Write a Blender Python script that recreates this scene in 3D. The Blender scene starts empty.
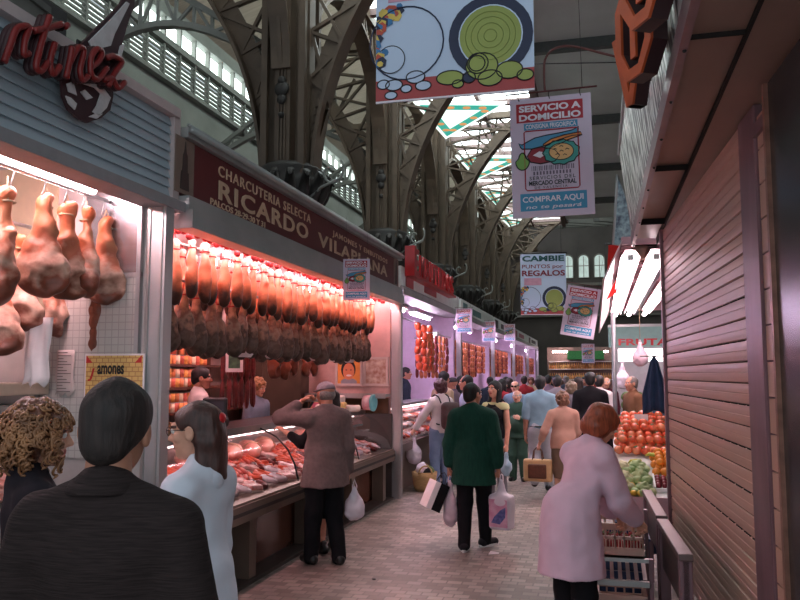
import bpy, math, random
import numpy as np
from mathutils import Vector, Matrix
random.seed(7); RS = np.random.RandomState(5)
PI = math.pi
SC = bpy.context.scene; COL = SC.collection
VS = SC.view_settings
VS.view_transform = 'Standard'; VS.look = 'None'; VS.gamma = 1; VS.use_curve_mapping = False
VS.exposure = 1.0

# ------------------------------------------------------------------ camera
FPX = 785.0; EYE = 1.75
PIT = math.atan(75/FPX); YAW = math.atan(200/FPX*math.cos(PIT))
cd = bpy.data.cameras.new('camera'); cd.sensor_width = 36; cd.lens = 36*FPX/800; cd.clip_start = .05; cd.clip_end = 500
cam = bpy.data.objects.new('camera', cd); COL.objects.link(cam)
cam.location = (0, 0, EYE); cam.rotation_euler = (PI/2+PIT, 0, YAW); SC.camera = cam
_ca, _sa, _cp, _sp = math.cos(YAW), math.sin(YAW), math.cos(PIT), math.sin(PIT)
_R = Vector((_ca, _sa, 0)); _F = Vector((-_sa*_cp, _ca*_cp, _sp)); _U = Vector((_sa*_sp, -_ca*_sp, _cp))
def at(x, y, X=None, Y=None, Z=None, D=None):
    """the point of the hall seen at pixel x,y that lies in a plane of the hall or at a depth"""
    r = _F + _R*((x-400)/FPX) + _U*((300-y)/FPX)
    if X is not None: t = X/r.x
    elif Y is not None: t = Y/r.y
    elif Z is not None: t = (Z-EYE)/r.z
    else: t = D
    return Vector((0, 0, EYE)) + r*t

# ------------------------------------------------------------------ materials
def srgb(c):
    return tuple(((v/255)/12.92 if v/255 <= .04045 else ((v/255+.055)/1.055)**2.4) for v in c)
_M = {}
def mat(name, rgb, rough=.6, metal=0., var=.12, scale=12., bump=0., emit=0., emit_rgb=None, rgb2=None, stretch=(1, 1, 1), alpha=None, trans=0., detail=4., spec=.5):
    """procedural material: noise between two tones of its own colour, optional bump"""
    if name in _M: return _M[name]
    m = bpy.data.materials.new(name); m.use_nodes = True; nt = m.node_tree; N = nt.nodes; L = nt.links
    b = N['Principled BSDF']; b.inputs['Roughness'].default_value = rough; b.inputs['Metallic'].default_value = metal
    b.inputs['Specular IOR Level'].default_value = spec
    c = srgb(rgb)
    if var > 0 or rgb2:
        tc = N.new('ShaderNodeTexCoord'); mp = N.new('ShaderNodeMapping'); mp.inputs['Scale'].default_value = stretch
        L.new(tc.outputs['Object'], mp.inputs['Vector'])
        n = N.new('ShaderNodeTexNoise'); n.inputs['Scale'].default_value = scale; n.inputs['Detail'].default_value = detail
        L.new(mp.outputs['Vector'], n.inputs['Vector'])
        r = N.new('ShaderNodeValToRGB'); r.color_ramp.elements[0].position = .32; r.color_ramp.elements[1].position = .68
        c2 = srgb(rgb2) if rgb2 else tuple(min(1, v*(1+var)) for v in c)
        c1 = c if rgb2 else tuple(v*(1-var) for v in c)
        r.color_ramp.elements[0].color = (*c1, 1); r.color_ramp.elements[1].color = (*c2, 1)
        L.new(n.outputs['Fac'], r.inputs['Fac']); L.new(r.outputs['Color'], b.inputs['Base Color'])
        if bump:
            bp = N.new('ShaderNodeBump'); bp.inputs['Strength'].default_value = bump; bp.inputs['Distance'].default_value = .01
            L.new(n.outputs['Fac'], bp.inputs['Height']); L.new(bp.outputs['Normal'], b.inputs['Normal'])
    else:
        b.inputs['Base Color'].default_value = (*c, 1)
    if emit:
        b.inputs['Emission Color'].default_value = (*(srgb(emit_rgb) if emit_rgb else c), 1); b.inputs['Emission Strength'].default_value = emit
    if alpha is not None: b.inputs['Alpha'].default_value = alpha
    if trans: b.inputs['Transmission Weight'].default_value = trans
    _M[name] = m
    return m
def rampz(name, stops, scale=9., rough=.5, amp=.25, bump=.3, lo=-1., hi=0.):
    """colour that runs along an object's own height (a ham's shank, flesh and rind) broken up with noise"""
    if name in _M: return _M[name]
    m = bpy.data.materials.new(name); m.use_nodes = True; nt = m.node_tree; N = nt.nodes; L = nt.links
    b = N['Principled BSDF']; b.inputs['Roughness'].default_value = rough
    tc = N.new('ShaderNodeTexCoord'); sx = N.new('ShaderNodeSeparateXYZ'); L.new(tc.outputs['Object'], sx.inputs[0])
    oi = N.new('ShaderNodeObjectInfo')
    va = N.new('ShaderNodeVectorMath'); va.operation = 'ADD'
    cx = N.new('ShaderNodeCombineXYZ'); mm = N.new('ShaderNodeMath'); mm.operation = 'MULTIPLY'; mm.inputs[1].default_value = 37
    L.new(oi.outputs['Random'], mm.inputs[0]); L.new(mm.outputs[0], cx.inputs[0])
    L.new(tc.outputs['Object'], va.inputs[0]); L.new(cx.outputs[0], va.inputs[1])
    n = N.new('ShaderNodeTexNoise'); n.inputs['Scale'].default_value = scale; n.inputs['Detail'].default_value = 5
    L.new(va.outputs[0], n.inputs['Vector'])
    mr = N.new('ShaderNodeMapRange'); mr.inputs['From Min'].default_value = lo; mr.inputs['From Max'].default_value = hi
    L.new(sx.outputs['Z'], mr.inputs['Value'])
    ad = N.new('ShaderNodeMath'); ad.operation = 'MULTIPLY_ADD'; ad.inputs[1].default_value = amp*2
    L.new(n.outputs['Fac'], ad.inputs[0]); L.new(mr.outputs[0], ad.inputs[2])
    sb = N.new('ShaderNodeMath'); sb.operation = 'SUBTRACT'; sb.inputs[1].default_value = amp; L.new(ad.outputs[0], sb.inputs[0])
    r = N.new('ShaderNodeValToRGB'); e = r.color_ramp.elements
    while len(e) < len(stops): e.new(.5)
    for k, (p, c) in enumerate(stops): e[k].position = p; e[k].color = (*srgb(c), 1)
    L.new(sb.outputs[0], r.inputs['Fac']); L.new(r.outputs['Color'], b.inputs['Base Color'])
    bp = N.new('ShaderNodeBump'); bp.inputs['Strength'].default_value = bump; bp.inputs['Distance'].default_value = .02
    L.new(n.outputs['Fac'], bp.inputs['Height']); L.new(bp.outputs['Normal'], b.inputs['Normal'])
    _M[name] = m
    return m
def brickmat(name, c1, c2, mortar, bw, bh, ms, rough=.6, axes='XY', bump=.3, off=.5, noise=.25, metal=0., sq=1, c_noise=1.3):
    if name in _M: return _M[name]
    m = bpy.data.materials.new(name); m.use_nodes = True; nt = m.node_tree; N = nt.nodes; L = nt.links
    b = N['Principled BSDF']; b.inputs['Roughness'].default_value = rough; b.inputs['Metallic'].default_value = metal
    tc = N.new('ShaderNodeTexCoord'); sx = N.new('ShaderNodeSeparateXYZ'); cx = N.new('ShaderNodeCombineXYZ')
    L.new(tc.outputs['Object'], sx.inputs[0]); L.new(sx.outputs[axes[0]], cx.inputs[0]); L.new(sx.outputs[axes[1]], cx.inputs[1])
    br = N.new('ShaderNodeTexBrick'); br.inputs['Scale'].default_value = 1; br.offset = off
    br.inputs['Color1'].default_value = (*srgb(c1), 1); br.inputs['Color2'].default_value = (*srgb(c2), 1); br.inputs['Mortar'].default_value = (*srgb(mortar), 1)
    br.inputs['Mortar Size'].default_value = ms; br.inputs['Brick Width'].default_value = bw; br.inputs['Row Height'].default_value = bh
    L.new(cx.outputs[0], br.inputs['Vector'])
    n = N.new('ShaderNodeTexNoise'); n.inputs['Scale'].default_value = c_noise; n.inputs['Detail'].default_value = 6; L.new(tc.outputs['Object'], n.inputs['Vector'])
    mx = N.new('ShaderNodeMix'); mx.data_type = 'RGBA'; mx.blend_type = 'MULTIPLY'; mx.inputs[0].default_value = 1
    mr = N.new('ShaderNodeMapRange'); mr.inputs['From Min'].default_value = .3; mr.inputs['From Max'].default_value = .7
    mr.inputs['To Min'].default_value = 1-noise; mr.inputs['To Max'].default_value = 1+noise
    L.new(n.outputs['Fac'], mr.inputs['Value']); L.new(br.outputs['Color'], mx.inputs[6]); L.new(mr.outputs[0], mx.inputs[7])
    L.new(mx.outputs[2], b.inputs['Base Color'])
    if bump:
        bp = N.new('ShaderNodeBump'); bp.inputs['Strength'].default_value = bump; bp.inputs['Distance'].default_value = .004; bp.invert = True
        L.new(br.outputs['Fac'], bp.inputs['Height']); L.new(bp.outputs['Normal'], b.inputs['Normal'])
    _M[name] = m
    return m
def glassmat(name, tint=(235, 240, 240), mixf=.12):
    if name in _M: return _M[name]
    m = bpy.data.materials.new(name); m.use_nodes = True; nt = m.node_tree; N = nt.nodes; L = nt.links
    N.remove(N['Principled BSDF']); o = N['Material Output']
    t = N.new('ShaderNodeBsdfTransparent'); t.inputs[0].default_value = (*srgb(tint), 1)
    g = N.new('ShaderNodeBsdfGlossy'); g.inputs['Roughness'].default_value = .05
    f = N.new('ShaderNodeFresnel'); f.inputs[0].default_value = 1.3
    mx = N.new('ShaderNodeMixShader'); L.new(f.outputs[0], mx.inputs[0]); L.new(t.outputs[0], mx.inputs[1]); L.new(g.outputs[0], mx.inputs[2]); L.new(mx.outputs[0], o.inputs[0])
    _M[name] = m
    return m

# ------------------------------------------------------------------ objects
def tag(o, label=None, cat=None, group=None, kind=None):
    if label: o['label'] = label
    if cat: o['category'] = cat
    if group: o['group'] = group
    if kind: o['kind'] = kind
    return o
def empty(name, loc=(0, 0, 0), rz=0., label=None, cat=None, group=None):
    o = bpy.data.objects.new(name, None); o.empty_display_size = .1; COL.objects.link(o); o.location = loc; o.rotation_euler = (0, 0, rz)
    return tag(o, label, cat, group)
def link(name, me, mats, parent=None, loc=None, rz=None):
    o = bpy.data.objects.new(name, me); COL.objects.link(o)
    if mats is not None:
        for m in (mats if isinstance(mats, (list, tuple)) else [mats]): me.materials.append(m)
    if parent is not None: o.parent = parent
    if loc is not None: o.location = loc
    if rz is not None: o.rotation_euler = (0, 0, rz)
    return o
KIDS = {}
def copy_tree(o, parent=None):
    c = o.copy(); COL.objects.link(c)
    if parent is not None: c.parent = parent
    if o not in KIDS: KIDS[o] = list(o.children)
    for ch in KIDS[o]: copy_tree(ch, c)
    return c
class MB:
    """collects shapes for ONE mesh"""
    def __init__(s): s.v = []; s.f = []; s.mi = []; s.n = 0; s.cur = 0; s.sm = []
    def add(s, vs, fs, sm=False):
        s.v.append(np.array(vs, float).reshape(-1, 3)); b = s.n
        s.f += [tuple(i+b for i in f) for f in fs]; s.mi += [s.cur]*len(fs); s.sm += [sm]*len(fs); s.n += len(s.v[-1])
        return s
    def box(s, lo, hi, R=None, c=None):
        x0, y0, z0 = lo; x1, y1, z1 = hi
        v = np.array([(x0, y0, z0), (x1, y0, z0), (x1, y1, z0), (x0, y1, z0), (x0, y0, z1), (x1, y0, z1), (x1, y1, z1), (x0, y1, z1)], float)
        if R is not None: v = v @ np.array(R).T
        if c is not None: v = v+np.array(c)
        return s.add(v, [(0, 3, 2, 1), (4, 5, 6, 7), (0, 1, 5, 4), (1, 2, 6, 5), (2, 3, 7, 6), (3, 0, 4, 7)])
    def bar(s, a, b, w, h, up=(0, 0, 1)):
        """box-section bar from a to b"""
        a = np.array(a, float); b = np.array(b, float); d = b-a; l = np.linalg.norm(d); d /= max(l, 1e-9)
        u = np.array(up, float); sd = np.cross(d, u)
        if np.linalg.norm(sd) < 1e-4: sd = np.cross(d, (1, 0, 0))
        sd /= np.linalg.norm(sd); u = np.cross(sd, d)
        v = [p+sd*i*w/2+u*j*h/2 for p in (a, b) for i, j in ((-1, -1), (1, -1), (1, 1), (-1, 1))]
        return s.add(v, [(3, 2, 1, 0), (4, 5, 6, 7), (0, 1, 5, 4), (1, 2, 6, 5), (2, 3, 7, 6), (3, 0, 4, 7)])
    def tube(s, pts, r, n=8, closed=False):
        P = [np.array(p, float) for p in pts]; m = len(P); rs = r if isinstance(r, (list, tuple)) else [r]*m
        vs = []; prev = None
        for i in range(m):
            if closed: t = P[(i+1) % m]-P[i-1]
            else: t = P[min(i+1, m-1)]-P[max(i-1, 0)]
            t = t/max(np.linalg.norm(t), 1e-9)
            if prev is None:
                a = np.cross(t, (0, 0, 1))
                if np.linalg.norm(a) < .1: a = np.cross(t, (1, 0, 0))
            else: a = prev-t*np.dot(prev, t)
            a = a/max(np.linalg.norm(a), 1e-9); prev = a; b = np.cross(t, a)
            for k in range(n):
                q = 2*PI*k/n; vs.append(P[i]+(a*math.cos(q)+b*math.sin(q))*rs[i])
        fs = []
        for i in range(m if closed else m-1):
            j = (i+1) % m
            for k in range(n): fs.append((i*n+k, i*n+(k+1) % n, j*n+(k+1) % n, j*n+k))
        if not closed: fs.append(tuple(range(n))[::-1]); fs.append(tuple((m-1)*n+k for k in range(n)))
        return s.add(vs, fs, True)
    def cyl(s, a, b, r, n=12, r2=None): return s.tube([a, b], [r, r if r2 is None else r2], n)
    def lathe(s, prof, n=16, c=(0, 0, 0)):
        vs = []; fs = []; m = len(prof)
        for r, z in prof:
            for k in range(n): vs.append((c[0]+r*math.cos(2*PI*k/n), c[1]+r*math.sin(2*PI*k/n), c[2]+z))
        for i in range(m-1):
            for k in range(n): fs.append((i*n+k, i*n+(k+1) % n, (i+1)*n+(k+1) % n, (i+1)*n+k))
        fs.append(tuple(range(n))[::-1]); fs.append(tuple((m-1)*n+k for k in range(n)))
        return s.add(vs, fs, True)
    def ball(s, c, r, n=12, m=8):
        r = (r, r, r) if not isinstance(r, (list, tuple)) else r
        vs = [(c[0], c[1], c[2]-r[2])]
        for i in range(1, m):
            q = PI*i/m
            for k in range(n): vs.append((c[0]+r[0]*math.sin(q)*math.cos(2*PI*k/n), c[1]+r[1]*math.sin(q)*math.sin(2*PI*k/n), c[2]-r[2]*math.cos(q)))
        vs.append((c[0], c[1], c[2]+r[2])); fs = []
        for k in range(n): fs.append((0, 1+(k+1) % n, 1+k)); fs.append((len(vs)-1, 1+(m-2)*n+k, 1+(m-2)*n+(k+1) % n))
        for i in range(m-2):
            for k in range(n): fs.append((1+i*n+k, 1+i*n+(k+1) % n, 1+(i+1)*n+(k+1) % n, 1+(i+1)*n+k))
        return s.add(vs, fs, True)
    def prism(s, poly, o, u, v, t):
        """outline poly in the plane o + a*u + b*v, with thickness vector t"""
        o = np.array(o, float); u = np.array(u, float); v = np.array(v, float); t = np.array(t, float); n = len(poly)
        A = [o+u*a+v*b for a, b in poly]; vs = A+[p+t for p in A]
        fs = [tuple(range(n))[::-1], tuple(range(n, 2*n))]+[(i, (i+1) % n, n+(i+1) % n, n+i) for i in range(n)]
        return s.add(vs, fs)
    def quad(s, a, b, c, d): return s.add([a, b, c, d], [(0, 1, 2, 3)])
    def mesh(s, name, smooth=None):
        me = bpy.data.meshes.new(name)
        me.from_pydata(np.concatenate(s.v).tolist() if s.v else [], [], s.f)
        me.polygons.foreach_set('material_index', s.mi)
        me.polygons.foreach_set('use_smooth', s.sm if smooth is None else [smooth]*len(s.f)); me.update()
        return me
    def build(s, name, m, parent=None, loc=None, rz=None, smooth=None): return link(name, s.mesh(name, smooth), m, parent, loc, rz)
def bx(name, lo, hi, m, parent=None, bevel=0., kind=None):
    o = MB().box(lo, hi).build(name, m, parent)
    if bevel:
        md = o.modifiers.new('bevel', 'BEVEL'); md.width = bevel; md.segments = 2
    if kind: o['kind'] = kind
    return o
def txt(body, size, mb=None, o=(0, 0, 0), u=(1, 0, 0), v=(0, 0, 1), width=None, depth=.004, bold=0., shear=0., align='CENTER', spacing=1., height=None):
    """lettering as solid shapes: o = centre (or start) of the baseline, u along, v up"""
    c = bpy.data.curves.new('lettering', 'FONT'); c.body = body; c.size = size; c.align_x = align; c.offset = bold; c.shear = shear; c.extrude = 0; c.space_character = spacing
    c.resolution_u = 3
    ob = bpy.data.objects.new('lettering', c); COL.objects.link(ob); bpy.context.view_layer.update()
    me = bpy.data.meshes.new_from_object(ob.evaluated_get(bpy.context.evaluated_depsgraph_get()))
    bpy.data.objects.remove(ob)
    V = np.empty(len(me.vertices)*3); me.vertices.foreach_get('co', V); V = V.reshape(-1, 3)
    F = [tuple(p.vertices) for p in me.polygons]; bpy.data.meshes.remove(me); bpy.data.curves.remove(c)
    if not len(V): return mb or MB()
    w = V[:, 0].max()-V[:, 0].min(); hh = V[:, 1].max()-V[:, 1].min()
    sx = width/w if width else 1.; sy = height/hh if height else (1. if not width or height else 1.)
    u = np.array(u, float); u /= np.linalg.norm(u); v = np.array(v, float); v /= np.linalg.norm(v); n = np.cross(u, v)
    W = np.array(o, float)+np.outer(V[:, 0]*sx, u)+np.outer(V[:, 1]*sy, v)
    mb = mb or MB()
    # boundary edges give the sides of each letter
    k = len(V); cnt = {}
    for f in F:
        for i in range(len(f)):
            e = (f[i], f[(i+1) % len(f)]); cnt[e] = 1
    side = [(b, a, a+k, b+k) for (a, b) in cnt if (b, a) not in cnt]
    mb.add(np.concatenate([W+n*depth, W]), F+side)
    return mb

# ------------------------------------------------------------------ implicit surfaces (surface nets)
def snet(f, lo, hi, h):
    lo = np.array(lo, np.float32); n = np.ceil((np.array(hi)-lo)/h).astype(int)+1
    ax = [lo[i]+h*np.arange(n[i], dtype=np.float32) for i in range(3)]
    X, Y, Z = np.meshgrid(*ax, indexing='ij'); d = f(X, Y, Z).astype(np.float32)
    i0 = d < 0
    C = [(i, j, k) for i in (0, 1) for j in (0, 1) for k in (0, 1)]
    nx, ny, nz = n-1
    def cs(a, c): return a[c[0]:c[0]+nx, c[1]:c[1]+ny, c[2]:c[2]+nz]
    cntin = sum(cs(i0, c).astype(np.int8) for c in C)
    act = (cntin > 0) & (cntin < 8); idx = np.argwhere(act)
    if not len(idx): return np.zeros((0, 3)), np.zeros((0, 4), int)
    val = {c: cs(d, c)[act] for c in C}
    acc = np.zeros((len(idx), 3), np.float32); num = np.zeros(len(idx), np.float32)
    for a in C:
        for q in range(3):
            if a[q]: continue
            b = list(a); b[q] = 1; b = tuple(b); va, vb = val[a], val[b]
            cr = (va < 0) != (vb < 0); t = np.where(cr, va/np.where(cr, va-vb, 1), 0)
            for w in range(3):
                acc[:, w] += np.where(cr, (t if w == q else a[w]), 0)
            num += cr
    V = (idx+acc/num[:, None])*h+lo
    vid = -np.ones(act.shape, np.int64); vid[act] = np.arange(len(idx))
    Q = []
    for q in range(3):
        sl0 = [slice(None)]*3; sl1 = [slice(None)]*3; sl0[q] = slice(0, -1); sl1[q] = slice(1, None)
        A, B = i0[tuple(sl0)], i0[tuple(sl1)]; ch = A != B
        r, s = (q+1) % 3, (q+2) % 3
        e = np.argwhere(ch); e = e[(e[:, r] > 0) & (e[:, s] > 0) & (e[:, r] < n[r]-1) & (e[:, s] < n[s]-1)]
        if not len(e): continue
        def g(dr, ds):
            c = e.copy(); c[:, r] -= dr; c[:, s] -= ds; return vid[c[:, 0], c[:, 1], c[:, 2]]
        qd = np.stack([g(1, 1), g(0, 1), g(0, 0), g(1, 0)], 1); ins = A[tuple(e.T)]
        qd[~ins] = qd[~ins][:, ::-1]; Q.append(qd)
    Q = np.concatenate(Q); Q = Q[(Q >= 0).all(1)]
    return V, Q
def nmesh(name, V, Q, mi=None):
    me = bpy.data.meshes.new(name); V = np.asarray(V, np.float32); Q = np.asarray(Q, np.int32)
    me.vertices.add(len(V)); me.vertices.foreach_set('co', V.ravel()); me.loops.add(Q.size); me.loops.foreach_set('vertex_index', Q.ravel())
    me.polygons.add(len(Q)); me.polygons.foreach_set('loop_start', np.arange(0, Q.size, 4, dtype=np.int32))
    if mi is not None: me.polygons.foreach_set('material_index', np.asarray(mi, np.int32))
    me.polygons.foreach_set('use_smooth', np.ones(len(Q), bool)); me.update(calc_edges=True); me.validate()
    return me
def rc(a, b, ra, rb, n=None, s=1.):
    """round cone a-b, optionally flattened by s along unit vector n"""
    a = np.array(a, np.float32); ba = np.array(b, np.float32)-a; l2 = max(float(ba@ba), 1e-9)
    def f(X, Y, Z):
        x, y, z = X-a[0], Y-a[1], Z-a[2]
        t = np.clip((x*ba[0]+y*ba[1]+z*ba[2])/l2, 0, 1); x = x-t*ba[0]; y = y-t*ba[1]; z = z-t*ba[2]
        if n is not None:
            k = (x*n[0]+y*n[1]+z*n[2])*(1/s-1); x = x+n[0]*k; y = y+n[1]*k; z = z+n[2]*k
        return np.sqrt(x*x+y*y+z*z)-(ra+(rb-ra)*t)
    return f
def ell(c, r, R=None):
    c = np.array(c, np.float32); r = np.array(r, np.float32)
    def f(X, Y, Z):
        x, y, z = X-c[0], Y-c[1], Z-c[2]
        if R is not None: x, y, z = [R[0][i]*x+R[1][i]*y+R[2][i]*z for i in range(3)]
        k0 = np.sqrt((x/r[0])**2+(y/r[1])**2+(z/r[2])**2); k1 = np.sqrt((x/r[0]**2)**2+(y/r[1]**2)**2+(z/r[2]**2)**2)
        return k0*(k0-1)/np.maximum(k1, 1e-6)
    return f
def rbox(c, b, r):
    def f(X, Y, Z):
        q = [np.abs(v-c[i])-(b[i]-r) for i, v in enumerate((X, Y, Z))]
        return np.sqrt(sum(np.maximum(v, 0)**2 for v in q))+np.minimum(np.maximum(np.maximum(q[0], q[1]), q[2]), 0)-r
    return f
def half(p, n):
    """everything on the side of p that n points to is kept (negative)"""
    return lambda X, Y, Z: -((X-p[0])*n[0]+(Y-p[1])*n[1]+(Z-p[2])*n[2])
def smin(k, *F):
    def f(X, Y, Z):
        d = F[0](X, Y, Z)
        for g in F[1:]:
            e = g(X, Y, Z); h = np.clip(.5+.5*(e-d)/k, 0, 1); d = e*(1-h)+d*h-k*h*(1-h)
        return d
    return f
def smax(k, *F):
    g = smin(k, *[(lambda h: (lambda X, Y, Z: -h(X, Y, Z)))(q) for q in F]); return lambda X, Y, Z: -g(X, Y, Z)
def sub(a, b, k=.01): return smax(k, a, lambda X, Y, Z: -b(X, Y, Z))
def wob(F, amp, fr, ph=0.):
    """lumps and folds"""
    def f(X, Y, Z):
        n = np.sin(X*fr+ph+1.7*np.sin(Z*fr*.6+ph))+np.sin(Y*fr*1.1+2*ph+1.3*np.sin(X*fr*.7))+np.sin(Z*fr*.9+3*ph+1.5*np.sin(Y*fr*.8))
        return F(X, Y, Z)+amp*n/3
    return f
def rot(rx=0, ry=0, rz=0): return np.array(Matrix.Rotation(rz, 3, 'Z') @ Matrix.Rotation(ry, 3, 'Y') @ Matrix.Rotation(rx, 3, 'X'))
def unit(v): v = np.array(v, float); return v/np.linalg.norm(v)
# ================================================================== people
SKIN = mat('skin', (205, 150, 125), .55, var=.06, scale=30)
SKIN_T = mat('skin_tanned', (178, 122, 98), .55, var=.06, scale=30)
LIP = mat('lips', (165, 85, 80), .5, var=0)
EYEW = mat('eye_white', (225, 220, 215), .3, var=0)
IRIS = mat('iris', (50, 32, 22), .25, var=0)
BROWN_H = mat('hair_dark_brown', (38, 27, 24), .7, var=.45, scale=60, stretch=(1, 1, .15), bump=.6)
CHEST_H = mat('hair_chestnut', (92, 52, 36), .4, var=.35, scale=60, stretch=(1, 1, .15), bump=.6)
RED_H = mat('hair_auburn', (150, 72, 46), .4, var=.4, scale=60, stretch=(1, 1, .15), bump=.6)
BLOND_H = mat('hair_blond', (165, 120, 78), .45, var=.4, scale=50, bump=.6)
BLACK_H = mat('hair_black', (26, 22, 22), .6, var=.3, scale=60, stretch=(1, 1, .15), bump=.5)
GREY_H = mat('hair_grey', (120, 112, 108), .55, var=.25, scale=60, bump=.5)
WHITE_H = mat('hair_white', (196, 192, 188), .6, var=.12, scale=60, bump=.4)
def cloth(name, rgb, var=.12, scale=9, rough=.85, bump=.35, **k): return mat('cloth_'+name, rgb, rough, var=var, scale=scale, bump=bump, spec=.2, **k)
BLACK_LEATHER = mat('black_leather', (22, 20, 20), .35, var=.2, scale=40, bump=.2)
BROWN_LEATHER = mat('brown_leather', (92, 52, 32), .4, var=.2, scale=30, bump=.2)

def hand_mesh(w, d, n, side, curl, res):
    d = unit(d); n = np.array(n, float); n = unit(n-d*(n@d)); t = np.cross(d, n)*(1 if side > 0 else -1)
    B = np.stack([d, t, n], 1); F = [rc(w-d*.035, w+d*.02, .026, .027, n, .8), ell(w+d*.055, (.052, .041, .0175), B)]
    for k, (o, l) in enumerate(((.03, .070), (.0105, .079), (-.0095, .073), (-.029, .057))):
        b = w+d*(.09-.004*abs(k-1))+t*o; c = curl*(1+.12*k)+.08
        d1 = d*math.cos(c)+n*math.sin(c)+t*o*1.6; m = b+d1*l*.48
        c2 = c*2.15; d2 = d*math.cos(c2)+n*math.sin(c2)+t*o; e = m+d2*l*.52
        F.append(smin(.004, rc(b-d*.02, m, .0105, .0096), rc(m, e, .0096, .008)))
    b = w+d*.025+t*.026; m = b+(d*.62+t*.62+n*.3)*.045; e = m+(d*.85+t*.15+n*(.3+.5*min(curl, 1)))*.036
    F.append(smin(.005, rc(b, m, .0155, .012), rc(m, e, .012, .009)))
    lo = w-.16; hi = w+.16
    lo = np.minimum.reduce([w-d*.05-.06, w+d*.19-.06, w+n*.1-.05]); hi = np.maximum.reduce([w-d*.05+.06, w+d*.19+.06, w+n*.1+.05])
    return snet(smin(.008, *F), lo, hi, res)

def head_sdf(fem):
    j = .9 if fem else 1.
    F = smin(.03, ell((0, -.018, .032), (.076, .095, .084)), ell((0, .022, -.03), (.062*j, .068, .083)))
    F = smin(.02, F, ell((0, .062, -.088), (.026*j, .022, .022)), rc((-.035, .076, .03), (.035, .076, .03), .0125, .0125))
    F = smin(.012, F, rc((0, .086, .018), (0, .106, -.022), .0075, .0125), rc((-.012, .09, -.026), (.012, .09, -.026), .009, .009))
    for s in (-1, 1):
        F = sub(F, ell((s*.031, .1, .012), (.017, .014, .0115)), .012)
        F = smin(.015, F, ell((s*.042, .06, -.018), (.02, .02, .018)))
        F = smin(.006, F, sub(ell((s*.08, -.008, -.003), (.011, .021, .032)), ell((s*.093, -.004, .0), (.008, .011, .02)), .004))
    F = smin(.006, F, ell((0, .083, -.05), (.02, .012, .0055)), ell((0, .082, -.0605), (.017, .012, .0065)))
    F = sub(F, rc((-.02, .098, -.0553), (.02, .098, -.0553), .0025, .0025), .004)
    return F
def hair_sdf(style):
    face = ell((0, .1, -.035), (.072, .078, .1))
    cap = ell((0, -.021, .035), (.086, .106, .094))
    ears = lambda F: sub(sub(F, ell((.085, .0, -.012), (.03, .026, .034)), .01), ell((-.085, .0, -.012), (.03, .026, .034)), .01)
    if style == 'short':
        F = smax(.012, smin(.03, cap, ell((0, -.06, -.03), (.062, .052, .06))), half((0, 0, -.075), (0, -.25, 1)))
        return wob(ears(sub(F, face, .012)), .004, 70)
    if style == 'combed':
        F = smax(.012, smin(.03, ell((.004, -.018, .04), (.085, .104, .094)), ell((0, -.066, -.02), (.06, .046, .06))), half((0, 0, -.06), (0, -.3, 1)))
        return wob(ears(sub(F, face, .012)), .004, 55)
    if style == 'balding':
        F = smax(.012, smin(.03, cap, ell((0, -.06, -.03), (.062, .052, .06))), half((0, 0, -.07), (0, -.25, 1)))
        F = sub(F, ell((0, .09, .07), (.07, .1, .1)), .01)
        return wob(ears(sub(F, face, .012)), .003, 70)
    if style == 'fringe':
        F = smax(.012, smin(.03, cap, ell((0, -.06, -.03), (.064, .052, .055))), half((0, 0, -.07), (0, -.25, 1)))
        F = sub(F, ell((0, .03, .11), (.075, .13, .095)), .008)
        return wob(ears(sub(F, face, .012)), .003, 70)
    if style == 'bob':
        F = smin(.03, ell((0, -.025, .04), (.098, .116, .1)), ell((0, -.045, -.04), (.102, .095, .085)))
        return wob(sub(F, ell((0, .11, -.05), (.068, .085, .115)), .015), .006, 60)
    if style == 'puffy':
        F = smin(.03, ell((0, -.025, .045), (.105, .118, .105)), ell((0, -.05, -.03), (.1, .085, .075)))
        return wob(wob(sub(F, ell((0, .115, -.05), (.07, .085, .115)), .015), .014, 75), .006, 140)
    if style == 'long':
        F = smin(.03, ell((0, -.022, .038), (.09, .11, .096)), rc((0, -.07, -.02), (0, -.1, -.24), .072, .055, (0, 1, 0), .7))
        F = smin(.02, F, rc((.068, -.02, 0), (.075, .0, -.2), .034, .028), rc((-.068, -.02, 0), (-.075, .0, -.2), .034, .028))
        return wob(sub(F, ell((0, .105, -.04), (.066, .08, .12)), .012), .005, 60)
    if style == 'half_tied':
        F = smin(.03, ell((0, -.021, .036), (.085, .107, .094)), ell((0, -.075, -.03), (.078, .055, .09)), rc((0, -.09, -.05), (0, -.095, -.2), .066, .05, (0, 1, 0), .7))
        F = smin(.02, F, rc((.055, -.05, -.04), (.06, -.06, -.19), .034, .028), rc((-.055, -.05, -.04), (-.06, -.06, -.19), .034, .028))
        F = smax(.02, F, half((0, 0, -.205), (0, 0, 1)))
        return wob(ears(sub(F, ell((0, .1, -.025), (.082, .09, .105)), .012)), .005, 65)
    if style == 'tied':
        F = smin(.03, ell((0, -.021, .036), (.084, .106, .093)), rc((0, -.085, .03), (0, -.115, -.03), .045, .042), rc((0, -.115, -.03), (0, -.105, -.2), .046, .036))
        return wob(ears(sub(F, face, .012)), .004, 70)
    if style == 'cap':
        F = smin(.02, smax(.01, ell((0, -.015, .04), (.09, .11, .085)), half((0, 0, .03), (0, .12, 1))), ell((0, .1, .04), (.065, .06, .009)))
        return F
    return cap

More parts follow.
